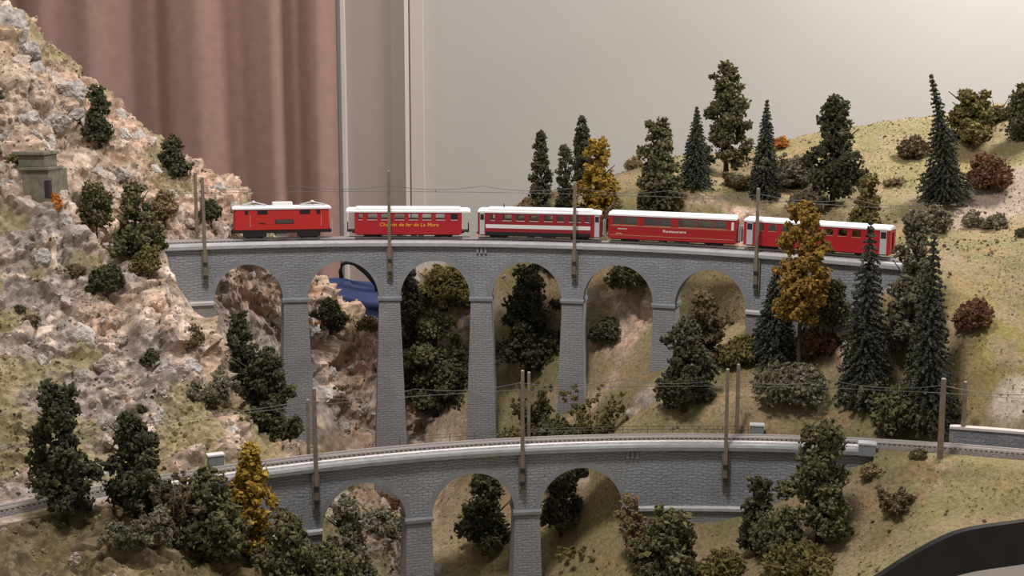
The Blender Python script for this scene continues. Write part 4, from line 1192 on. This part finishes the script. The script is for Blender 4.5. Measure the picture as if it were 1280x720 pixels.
_seed = [100]
def plant(kind, px, ytop, Y, wpx, leaf, label, group=None, ybot=None, lean=0.0, bark='bark', z_in=0.0, cat=None):
    """a plant whose foot stands on the ground at distance Y under px and whose top shows at ytop; wpx: crown width"""
    _seed[0] += 1; rng = np.random.default_rng(_seed[0]); random.seed(_seed[0])
    x = at(px, ytop, Y).x
    mpp = math.hypot(Y, 0.3) / F_PX
    x = (px - 640) * mpp * 1.0
    x = at(px, (ytop + 60), Y).x
    zb = surf(x, Y) - 0.003
    if ybot is not None: zb = min(zb, at(px, ybot, Y).z)
    h = at(px, ytop, Y).z - zb
    h = max(h, 0.012)
    w = wpx * mpp * {'tree': 1.2, 'narrow': 1.1, 'conifer': 1.08, 'bush': 1.15, 'twig': 1.1, 'stem': 1.15}[kind]
    name = {'tree': 'foliage_tree', 'narrow': 'slender_tree', 'conifer': 'conifer_tree', 'bush': 'shrub', 'twig': 'twiggy_shrub', 'stem': 'foliage_tree'}[kind]
    root = thing(name, (x, Y, zb), 0, label, cat or ('tree' if kind in ('tree', 'narrow', 'conifer', 'stem') else 'shrub'), group)
    bs = float(np.clip(0.020 * w + 0.0011, 0.0014, 0.0028))
    lx = lean * mpp
    if kind in ('tree', 'narrow', 'stem'):
        z0 = {'tree': 0.14, 'narrow': 0.06, 'stem': 0.36}[kind] * h
        cl = []
        n = {'tree': 34, 'narrow': 22, 'stem': 32}[kind]
        n = int(n * np.clip(h / w / 2.0, 0.7, 1.7))
        for i in range(n):
            t = (i + rng.random()) / n
            if kind == 'narrow': prof = 0.62 + 0.38 * math.sin(math.pi * min(1, t * 0.9 + 0.12)); prof *= (1 - max(0, t - 0.8) * 2.2)
            elif kind == 'stem': prof = 0.45 + 0.60 * math.sin(math.pi * min(1.0, 0.12 + 0.85 * t))
            else: prof = (1.0 - 0.62 * t ** 1.3) * (0.75 + 0.25 * min(1, t * 6)) * (0.82 + 0.36 * rng.random())
            a = i * 2.399 + rng.normal(0, 0.4)
            cr = w * (0.145 if kind != 'narrow' else 0.25) * (0.6 + 0.8 * rng.random()) * (1.15 - 0.45 * t)
            rad = max(0.0, w / 2 * prof - cr * 0.6) * (0.45 + 0.65 * rng.random())
            cl.append(((rad * math.cos(a) + lx * t * t, rad * math.sin(a), z0 + (h - z0 - cr * 0.5) * t), cr))
        # fill the axis so that the crown is not hollow
        for i in range(max(4, int(h / w * 3))):
            t = (i + 0.5) / max(4, int(h / w * 3))
            cl.append(((lx * t * t, 0, z0 + (h - z0) * t * 0.93), w * 0.17 * (1.1 - 0.65 * t)))
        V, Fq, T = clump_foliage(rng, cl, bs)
        trunk_mesh(rng, h * 0.85, max(0.0016, 0.045 * w), 'trunk', M[bark], root, (lx, 0), 6, w * 0.4)
    elif kind == 'conifer':
        lev = int(np.clip(h / 0.0062, 14, 30)); P, R, S = [], [], []
        for j in range(lev):
            t = j / (lev - 1)
            rr = w / 2 * (1 - t) ** 0.74 + 0.0012
            if lean: rr = w / 2 * ((1 - t) ** 1.1) * (0.8 + 0.3 * math.sin(9 * t) ** 2) + 0.002
            m = max(6, int(19 * (rr / (w / 2)) ** 0.6)); ph = rng.random() * 6.28
            for k in range(m):
                a = ph + 6.283 * k / m + rng.normal(0, 0.12); L_ = rr * (0.82 + 0.32 * rng.random())
                ns = max(2, int(L_ / (bs * 1.25)))
                for q in range(ns):
                    s = (q + 0.6) / ns
                    P.append((math.cos(a) * L_ * s + lx * t * t, math.sin(a) * L_ * s, 0.06 * h + 0.93 * h * t - 0.30 * L_ * s * s + rng.normal(0, 0.0007)))
                    R.append(bs * 1.2 * (1.15 - 0.45 * s)); S.append((1, 1, 0.6))
        P = np.array(P); R = np.array(R)
        parts = [blobs(rng, P, R, rng.beta(1.4, 2.2, len(P)), OCT_V, OCT_F, 0.45)]
        i = rng.integers(0, len(P), len(P)); d = rng.normal(size=(len(P), 3)); d /= np.linalg.norm(d, axis=1)[:, None]
        parts.append(blobs(rng, P[i] + d * R[i][:, None], bs * (0.35 + 0.4 * rng.random(len(P))), rng.beta(1.8, 1.8, len(P)), TET_V, TET_F, 0.5))
        V, Fq, T = join(parts)
        trunk_mesh(rng, h * 0.95, max(0.0016, 0.05 * w), 'trunk', M[bark], root, (lx, 0))
    elif kind == 'bush':
        cl = []
        n = 13
        for i in range(n):
            a = i * 2.399; t = (i + 0.5) / n
            rad = w / 2 * 0.66 * math.sqrt(t); zz = h * (0.30 + 0.42 * (1 - t) * (0.6 + 0.6 * rng.random()))
            cl.append(((rad * math.cos(a), rad * math.sin(a) * 0.8, zz), min(w * 0.22, h * 0.36) * (0.8 + 0.4 * rng.random())))
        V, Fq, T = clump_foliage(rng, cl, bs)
        trunk_mesh(rng, h * 0.45, max(0.0014, 0.03 * w), 'stem', M[bark], root, (0, 0), 4, w * 0.25, 0.2)
    else:  # twiggy
        mb = MB(); P = []
        for k in range(int(12 + wpx * 0.12)):
            a = rng.random() * 6.283; out = w / 2 * (0.3 + 0.75 * rng.random()); hh = h * (0.45 + 0.55 * rng.random())
            p0 = Vector((0, 0, -0.004)); p1 = Vector((math.cos(a) * out * 0.45, math.sin(a) * out * 0.45, hh * 0.5)); p2 = Vector((math.cos(a) * out, math.sin(a) * out, hh))
            r_ = 0.0011 * (0.7 + 0.6 * rng.random())
            mb.tube([p0, p1, p2], [r_, r_ * 0.8, r_ * 0.4], 5)
            for q in range(9):
                s = 0.35 + 0.65 * rng.random(); b = p0.lerp(p1, s * 2) if s < 0.5 else p1.lerp(p2, s * 2 - 1)
                P.append(tuple(b + Vector(rng.normal(0, 0.0035, 3))))
        mb.build('branches', M['bark_grey'], root, smooth=True)
        cl = [(p, 0.0042 * (0.6 + 0.8 * rng.random())) for p in P]
        V, Fq, T = clump_foliage(rng, cl, 0.0020, 0.8, core=False)
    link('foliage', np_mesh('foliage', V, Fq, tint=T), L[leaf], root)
    return root

G1 = 'trees along the skyline'; G2 = 'trees on the mountain'; G3 = 'trees behind the upper viaduct'; G4 = 'trees on the slope between the viaducts'; G5 = 'trees in the foreground'
GS = 'shrubs on the mountain'; GH = 'shrubs on the hillside'
VEG = [
 # skyline
 ('narrow', 676, 163, 2.62, 24, 'dark', 'slim dark tree, leftmost on the skyline above striped coach', G1),
 ('narrow', 706, 179, 2.58, 24, 'dark', 'short slim dark tree directly left of the yellow skyline tree', G1),
 ('narrow', 727, 144, 2.68, 20, 'dark', 'slim dark tree rising behind the yellow skyline tree', G1),
 ('tree', 745, 171, 2.56, 50, 'yellow', 'yellow-leaved tree on the skyline above the train', G1),
 ('tree', 823, 146, 2.51, 56, 'mid', 'full green tree on skyline left of the thin dark spire', G1),
 ('conifer', 870, 134, 2.57, 40, 'conifer', 'thin dark spire-shaped conifer left of the tallest skyline tree', G1),
 ('tree', 909, 79, 2.74, 58, 'mid', 'tallest tree on the skyline with clumped green crown', G1),
 ('conifer', 957, 126, 2.55, 38, 'conifer', 'narrow dark conifer right of the tallest skyline tree', G1),
 ('bush', 995, 196, 2.62, 52, 'grey', 'grey-green bush between two dark skyline trees', GH),
 ('tree', 1043, 119, 2.51, 66, 'dark', 'broad dark tree on the hill right of centre skyline', G1),
 ('conifer', 1184, 94, 2.49, 62, 'conifer', 'tall dark conifer with bent tip on the right hill', G1, None, -22),
 ('tree', 1214, 112, 2.72, 62, 'olive', 'olive-brown tree right of the bent conifer', G1),
 ('tree', 1245, 135, 2.78, 46, 'mid', 'small green tree behind the rust-coloured hill bush', G1),
 ('tree', 1281, 104, 2.66, 54, 'mid', 'dark tree cut off by the right edge on the skyline', G1),
 ('bush', 1140, 170, 2.70, 36, 'brown', 'brown bush on the bare upper part of the hill', GH),
 ('bush', 1236, 190, 2.53, 52, 'rust', 'large rust-red bush above the gravel patch on hill', GH),
 ('bush', 1117, 222, 2.58, 34, 'tan', 'tan bush low on the hill left of bent conifer', GH),
 ('bush', 792, 198, 2.76, 22, 'tan', 'small tan bush on skyline left of the full green tree', GH),
 ('bush', 660, 243, 2.62, 32, 'tan', 'low tan bush at the left end of the skyline', GH),
 ('bush', 976, 168, 2.84, 18, 'orange', 'tiny orange bush on the skyline beside a narrow conifer', GH),
 ('bush', 838, 243, 2.52, 30, 'olive', 'small yellow-olive bush just above the panoramic coach roof', GH),
 ('bush', 812, 250, 2.49, 26, 'dark', 'small dark bush left of the yellow-olive bush above coach', GH),
 ('twig', 925, 218, 2.58, 52, 'brown', 'twiggy brown shrub under the tallest skyline tree', GH),
 ('twig', 968, 190, 2.56, 56, 'grey', 'pale twiggy shrub under the narrow dark conifer', GH),
 ('bush', 1010, 235, 2.50, 50, 'grey', 'grey-green bush behind the roof of the tail coach', GH),
 ('tree', 1083, 218, 2.36, 46, 'olive', 'yellow-green tree behind the end of the tail coach', G1),
 ('bush', 765, 250, 2.54, 30, 'brown', 'brown bush at the foot of the yellow skyline tree', GH),
 # mountain
 ('tree', 124, 106, 2.40, 36, 'dark', 'dark tree highest on the mountain against the curtain', G2),
 ('tree', 220, 170, 2.46, 36, 'dark', 'dark tree on mountain edge above the left masts', G2),
 ('tree', 170, 228, 2.19, 62, 'mid', 'straggly dark green tree by the tunnel end of upper track', G2),
 ('bush', 135, 325, 2.115, 42, 'dark', 'rounded dark green bush on mountain below the straggly tree', GS),
 ('bush', 120, 205, 2.27, 42, 'mid', 'green bush on mountain right of the concrete bunker', GS),
 ('bush', 70, 238, 2.185, 20, 'orange', 'bright orange bush on the mountain below the bunker', GS),
 ('bush', 94, 330, 2.13, 36, 'brown', 'flat brown bush on mountain left of the rounded dark bush', GS),
 ('bush', 265, 246, 2.43, 26, 'dark', 'small dark bush behind the left masts', GS),
 ('bush', 206, 224, 2.38, 34, 'tan', 'tan-brown bush below the tree on the mountain edge', GS),
 ('bush', 43, 403, 2.025, 28, 'brown', 'reddish-brown bush at left side of mountain', GS),
 ('bush', 190, 433, 2.055, 20, 'dark', 'tiny dark bush low on the mountain face', GS),
 ('bush', 27, 384, 2.045, 16, 'dark', 'tiny dark bush near the left edge of mountain', GS),
 ('bush', 112, 416, 2.03, 20, 'mid', 'tiny green bush in the middle of the mountain face', GS),
 ('bush', 186, 300, 2.165, 34, 'olive', 'olive bush at the left end of the upper viaduct', GS),
 ('bush', 3, 150, 2.30, 26, 'mid', 'green bush cut by left edge above the bunker', GS),
 ('bush', 22, 192, 2.225, 24, 'olive', 'yellow-green bush at the left corner of the bunker', GS),
 ('bush', 240, 402, 2.125, 34, 'brown', 'brown bush where mountain meets the viaduct abutment', GS),
 # seen through and around the arches
 ('tree', 303, 388, 2.20, 50, 'dark', 'dark tree in front of first upper arch from the left', G4),
 ('tree', 336, 434, 2.14, 74, 'dark', 'big dark tree covering foot of the second upper pier', G4),
 ('twig', 266, 470, 2.06, 70, 'grey', 'sparse grey-green shrub on the slope left of dark tree', G4),
 ('tree', 414, 374, 2.50, 42, 'dark', 'dark tree on rock seen through the second upper arch', G3),
 ('bush', 388, 342, 2.56, 34, 'dark', 'dark bush at upper left corner of the second arch', G3),
 ('bush', 392, 398, 2.47, 26, 'orange', 'orange-red bush in the second upper arch', G3),
 ('bush', 420, 482, 2.44, 36, 'brown', 'olive-brown bush low in the second upper arch', G3),
 ('bush', 462, 396, 2.52, 30, 'brown', 'brown bush at right side of second upper arch', G3),
 ('tree', 512, 334, 2.50, 40, 'dark', 'dark tree at left side of the third upper arch', G3),
 ('tree', 556, 334, 2.57, 72, 'olive', 'tall yellow-green tree inside the third upper arch', G3),
 ('tree', 545, 392, 2.47, 86, 'mid', 'broad green tree filling the bottom of third arch', G3),
 ('tree', 660, 328, 2.48, 76, 'dark', 'large dark tree inside the fourth upper arch', G3),
 ('tree', 694, 345, 2.55, 40, 'grey', 'grey-green tree at right side of fourth upper arch', G3),
 ('stem', 787, 332, 2.44, 58, 'mid', 'branching tree inside the fifth upper arch', G3),
 ('bush', 757, 398, 2.40, 40, 'dark', 'dark bush at left side of the fifth upper arch', G3),
 ('bush', 905, 396, 2.34, 44, 'brown', 'low brown bush inside the sixth upper arch', G3),
 ('bush', 905, 338, 2.46, 36, 'dark', 'dark bush at top of the sixth upper arch', G3),
 ('bush', 858, 338, 2.44, 40, 'dark', 'dark bush in upper left of sixth arch', G3),
 # slope between the viaducts
 ('twig', 668, 478, 2.25, 70, 'mid', 'twiggy green shrub between the third and fourth piers', G4),
 ('twig', 742, 480, 2.21, 90, 'olive', 'sparse twiggy shrub right of the fourth upper pier', G4),
 ('bush', 700, 514, 2.20, 76, 'mid', 'low green bush behind the fence in the middle', G4),
 ('bush', 638, 525, 2.22, 44, 'olive', 'low olive bush behind the middle lower masts', G4),
 ('tree', 856, 402, 2.06, 76, 'dark', 'big dark green tree behind the fence right of centre', G4),
 ('tree', 881, 366, 2.20, 54, 'brown', 'brown-olive tree behind the big dark green one', G4),
 ('bush', 928, 420, 2.18, 54, 'olive', 'olive bush below the brown bush in sixth arch', G4),
 ('conifer', 969, 336, 2.16, 62, 'conifer', 'dark conifer left of the golden tree', G4),
 ('stem', 1003, 252, 2.08, 60, 'gold', 'golden autumn tree with bare trunk before tail coach', G4),
 ('bush', 1021, 404, 2.13, 52, 'rust', 'rust-red bush at the foot of the golden tree', G4),
 ('bush', 990, 452, 2.04, 94, 'grey', 'big round grey-green bush behind the lower track', G4),
 ('conifer', 1086, 276, 2.02, 70, 'conifer', 'tall dark conifer before the end of the tail coach', G4),
 ('conifer', 1165, 285, 1.955, 70, 'conifer', 'tall dark conifer right of the viaduct end', G4),
 ('bush', 1042, 332, 2.12, 46, 'mid', 'green bush left of the conifer before tail coach', G4),
 ('tree', 1144, 262, 2.055, 60, 'grey', 'grey-green leafy tree at the viaduct end', G4),
 ('bush', 1080, 462, 2.02, 56, 'grey', 'grey-green bush under the conifer before tail coach', G4),
 ('bush', 1134, 482, 1.965, 80, 'mid', 'dense green bush under the right tall conifer', G4),
 ('bush', 1186, 496, 1.96, 40, 'dark', 'dark bush behind the ground masts at right', G4),
 ('bush', 1216, 372, 2.045, 46, 'rust', 'rust-brown bush on the open right slope', GH),
 ('bush', 1283, 284, 2.30, 34, 'dark', 'dark bush cut by the right edge on the hill', GH),
 ('bush', 1166, 258, 2.38, 40, 'grey', 'grey-green bush below the bent conifer', GH),
 ('twig', 1225, 270, 2.40, 60, 'grey', 'thin twiggy shrub by the gravel patch', GH),
 # foreground
 ('tree', 75, 478, 1.68, 84, 'dark', 'big dark tree at far left in front of lower track', G5),
 ('tree', 168, 508, 1.70, 84, 'dark', 'big dark tree second from left in the foreground', G5),
 ('twig', 212, 588, 1.68, 70, 'brown', 'bare twiggy bush beside the second foreground tree', G5),
 ('twig', 170, 640, 1.62, 90, 'grey', 'pale twiggy bush at the bottom left', G5),
 ('tree', 262, 588, 1.70, 96, 'mid', 'dense green tree left of yellow foreground tree', G5),
 ('tree', 312, 556, 1.75, 62, 'yellow', 'yellow-leaved tree in front of the lower viaduct', G5),
 ('tree', 362, 638, 1.73, 86, 'mid', 'green tree right of the yellow foreground tree', G5),
 ('tree', 436, 622, 1.84, 66, 'grey', 'grey-green tree in front of first lower arch', G5),
 ('bush', 412, 660, 1.76, 76, 'mid', 'green bush below the first lower arch at left', G5),
 ('tree', 476, 636, 2.06, 56, 'grey', 'thin pale tree seen through the first lower arch', G5),
 ('bush', 480, 618, 2.28, 50, 'rust', 'rust-red bush at the foot of an upper pier', G5),
 ('tree', 606, 588, 2.06, 72, 'dark', 'dark tree seen through the second lower arch', G5),
 ('tree', 702, 586, 2.04, 58, 'dark', 'dark tree seen through the third lower arch', G5),
 ('bush', 725, 690, 1.98, 90, 'olive', 'olive bush at the bottom of third lower arch', G5),
 ('tree', 838, 634, 1.82, 92, 'mid', 'shaggy green tree before the solid lower wall', G5),
 ('twig', 798, 612, 1.90, 44, 'tan', 'thin tan twigs beside the right lower arch', G5),
 ('tree', 948, 596, 1.84, 52, 'dark', 'small dark tree against right end of lower viaduct', G5),
 ('tree', 1027, 528, 1.80, 92, 'mid', 'big green tree at right end of the lower viaduct', G5),
 ('bush', 972, 630, 1.80, 62, 'mid', 'green bush left of big tree at lower viaduct end', G5),
 ('bush', 1000, 680, 1.73, 110, 'olive', 'wide olive bush at bottom below the big right tree', G5),
 ('twig', 1116, 612, 1.80, 48, 'brown', 'brownish twiggy bush on the right foreground slope', G5),
 ('bush', 1146, 562, 1.855, 22, 'mid', 'tiny green bush beside track left of ground mast', G5),
 ('bush', 1090, 580, 1.86, 36, 'tan', 'tan scrub below the parapet end block', G5),
 ('bush', 900, 690, 1.80, 60, 'olive', 'low olive bush at bottom right of shaggy tree', G5),
]
for v in VEG:
    v = list(v) + [None] * (10 - len(v))
    plant(v[0], v[1], v[2], v[3], v[4], v[5], v[6], v[7], v[8], v[9] or 0.0)

# ------------------------------------------------------------------ loose rocks set into the slopes (parts of the ground) and turf fibres
def rock_mesh(seed, big=False):
    rng = np.random.default_rng(seed)
    bm = bmesh.new()
    bmesh.ops.create_icosphere(bm, subdivisions=4 if big else 3, radius=1.0)
    D = np.array([v.co for v in bm.verts]); q = np.ones(len(D))
    for k in range(13):      # chipped by flat cuts, then roughened
        cr = np.random.default_rng(seed * 31 + k); nn = cr.normal(size=3); nn /= np.linalg.norm(nn)
        lim = 0.45 + 0.32 * cr.random(); pr = D @ nn
        q = np.where(pr > lim, np.minimum(q, lim / np.maximum(pr, 1e-3)), q)
    q = q * (1 + 0.5 * (fbm(D * 2.3 + seed, 3, seed) - 0.5) + 0.22 * (np.abs(2 * fbm(D * 6 + seed, 3, seed + 3) - 1) - 0.25))
    for v, d, k in zip(bm.verts, D, q): v.co = Vector(d * k * np.array([1.0, 0.85, 0.7]))
    me = bpy.data.meshes.new('rock'); bm.to_mesh(me); bm.free()
    return me
ROCKS = {}
for k, m in enumerate(('rock', 'rock_grey', 'rock_white')):
    for i in range(5):
        me = rock_mesh(50 + i + 10 * k, i < 3); me.materials.append(M[m]); ROCKS.setdefault(m, []).append(me)
def rock(x, y, size, kind, parent, rng, sink=0.45):
    o = bpy.data.objects.new('rock', ROCKS[kind][int(rng.integers(0, 3)) if size > 0.012 else int(rng.integers(3, 5))]); C.objects.link(o)
    o.parent = parent
    s = size * (0.8 + 0.4 * rng.random(3))
    o.scale = s; o.location = (x, y, surf(x, y) + size * (0.4 - sink)); o.rotation_euler = tuple(rng.random(3) * 6.28)
    return o
rng = np.random.default_rng(7)
for px, py, Y, spx, kind in ((6, 30, 2.385, 30, 'rock_grey'), (44, 78, 2.40, 26, 'rock_grey'), (66, 108, 2.42, 24, 'rock'), (84, 122, 2.43, 18, 'rock_grey'), (114, 158, 2.42, 20, 'rock_grey'),
        (40, 120, 2.36, 26, 'rock'), (72, 160, 2.36, 22, 'rock_grey'), (14, 165, 2.27, 26, 'rock_grey'), (126, 182, 2.42, 18, 'rock_white'), (170, 182, 2.46, 14, 'rock_white'), (176, 205, 2.44, 16, 'rock'),
        (214, 250, 2.42, 14, 'rock_white'), (232, 228, 2.50, 14, 'rock'), (12, 215, 2.22, 24, 'rock'), (160, 350, 2.16, 18, 'rock'), (80, 290, 2.19, 20, 'rock_grey'), (50, 330, 2.12, 18, 'rock_grey'),
        (14, 42, 2.39, 24, 'rock_grey'), (34, 62, 2.40, 22, 'rock_grey'), (58, 92, 2.40, 18, 'rock'), (20, 90, 2.36, 24, 'rock'), (92, 128, 2.43, 22, 'rock_grey'),
        (98, 148, 2.41, 16, 'rock_grey'), (152, 160, 2.45, 17, 'rock_white'), (150, 196, 2.40, 20, 'rock_grey'), (188, 200, 2.45, 14, 'rock'), (194, 216, 2.44, 15, 'rock_white'),
        (30, 150, 2.30, 26, 'rock_grey'), (16, 250, 2.20, 22, 'rock_grey'), (38, 305, 2.13, 16, 'rock_grey'), (110, 366, 2.10, 14, 'rock'), (146, 402, 2.08, 16, 'rock'), (205, 362, 2.17, 18, 'rock'),
        (200, 280, 2.27, 14, 'rock'), (70, 262, 2.22, 18, 'rock'), (278, 275, 2.44, 14, 'rock'), (134, 570, 1.84, 16, 'rock_grey'), (290, 540, 2.02, 18, 'rock_white'), (60, 440, 2.0, 14, 'rock'),
        (430, 540, 2.42, 14, 'rock_white'), (408, 500, 2.42, 14, 'rock_white'), (455, 520, 2.46, 15, 'rock_grey'), (285, 352, 2.42, 14, 'rock_white'), (282, 400, 2.38, 12, 'rock_white'), (455, 650, 2.2, 18, 'rock_grey'),
        (490, 662, 2.12, 12, 'rock_white'), (545, 700, 2.04, 14, 'rock_white'), (430, 615, 2.25, 16, 'rock_grey'), (560, 715, 2.0, 10, 'rock_white'), (415, 455, 2.46, 12, 'rock_white'), (300, 500, 2.2, 14, 'rock')):
    p = at(px, py, Y); rock(p.x, Y, spx * Y / F_PX, kind, mount if p.x < XS else hill, rng, 0.7)
n = 0
while n < 60:           # larger outcrops half sunk into the face
    j, i = int(rng.integers(30, MP.shape[0] - 120)), int(rng.integers(60, MP.shape[1] - 30))
    x, y, z = MP[j, i]
    a, b = UP.polar(x, y), LO.polar(x, y)
    if abs(a[1] - 0.027) < 0.085 or abs(b[1] - 0.027) < 0.09 or MG[j, i] > 0.35 or y > 2.62 or y < 1.7: continue
    rock(x, y, 0.013 + 0.020 * rng.random() ** 1.5, ('rock', 'rock', 'rock_grey', 'rock_white')[int(rng.integers(0, 4))], mount, rng, 0.75); n += 1
n = 0
while n < 110:
    j, i = int(rng.integers(5, MP.shape[0] - 60)), int(rng.integers(60, MP.shape[1] - 4))
    x, y, z = MP[j, i]
    a, b = UP.polar(x, y), LO.polar(x, y)
    if abs(a[1] - 0.027) < 0.06 or abs(b[1] - 0.027) < 0.07 or MG[j, i] > 0.4 or y > 2.62: continue
    rock(x, y, 0.005 + 0.012 * rng.random() ** 2, ('rock', 'rock', 'rock_grey', 'rock_white')[int(rng.integers(0, 4))], mount, rng); n += 1
n = 0
while n < 40:
    j, i = int(rng.integers(5, HP.shape[0] - 60)), int(rng.integers(4, HP.shape[1] - 20))
    x, y, z = HP[j, i]
    a, b = UP.polar(x, y), LO.polar(x, y)
    if abs(a[1] - 0.027) < 0.06 or abs(b[1] - 0.027) < 0.07: continue
    rock(x, y, 0.003 + 0.006 * rng.random() ** 2, ('rock', 'rock_grey', 'rock_white')[int(rng.integers(0, 3))], hill, rng); n += 1

def scatter(G, keep, count, size, leaf, parent, name, seed, cut=0.40):
    rng = np.random.default_rng(seed)
    ny, nx = G.shape[:2]
    j = rng.integers(2, ny - 2, count * 3); i = rng.integers(2, nx - 2, count * 3)
    P = G[j, i] + rng.normal(0, 0.001, (count * 3, 3))
    ok = keep[j, i] > rng.random(count * 3)
    for arc in (UP, LO):
        th, off = arc.polar(P[:, 0], P[:, 1]); ok &= np.abs(off - 0.027) > 0.034
    ok &= P[:, 1] < 2.95
    if name == 'rock_grit': ok &= LO.polar(P[:, 0], P[:, 1])[1] > 0
    P = P[ok][:count]
    dens = fbm(P * 18, 3, seed)
    P = P[dens > cut]
    V, Fq, T = blobs(rng, P, size * (0.4 + 0.9 * rng.random(len(P))), rng.beta(2, 2, len(P)), OCT_V, OCT_F, 0.6)
    o = link(name, np_mesh(name, V, Fq, tint=T), L[leaf], parent); o['kind'] = 'stuff'
scatter(HP, 1 - 0.7 * HR, 26000, 0.0014, 'turf', hill, 'turf_fibres', 3)
scatter(MP, 0.08 + 0.9 * MG, 12000, 0.0020, 'turf', mount, 'turf_fibres', 4)
scatter(MP, 1 - MG, 9000, 0.0024, 'grit', mount, 'rock_grit', 5)
scatter(MP, 0.5 + 0.5 * MG, 5000, 0.0030, 'brown', mount, 'dry_moss', 9, 0.56)
scatter(MP, 0.4 + 0.6 * MG, 2600, 0.0036, 'mid', mount, 'green_moss', 15, 0.58)
scatter(HP, 1 - 0.9 * HR, 5000, 0.0028, 'brown', hill, 'dry_moss', 12, 0.57)
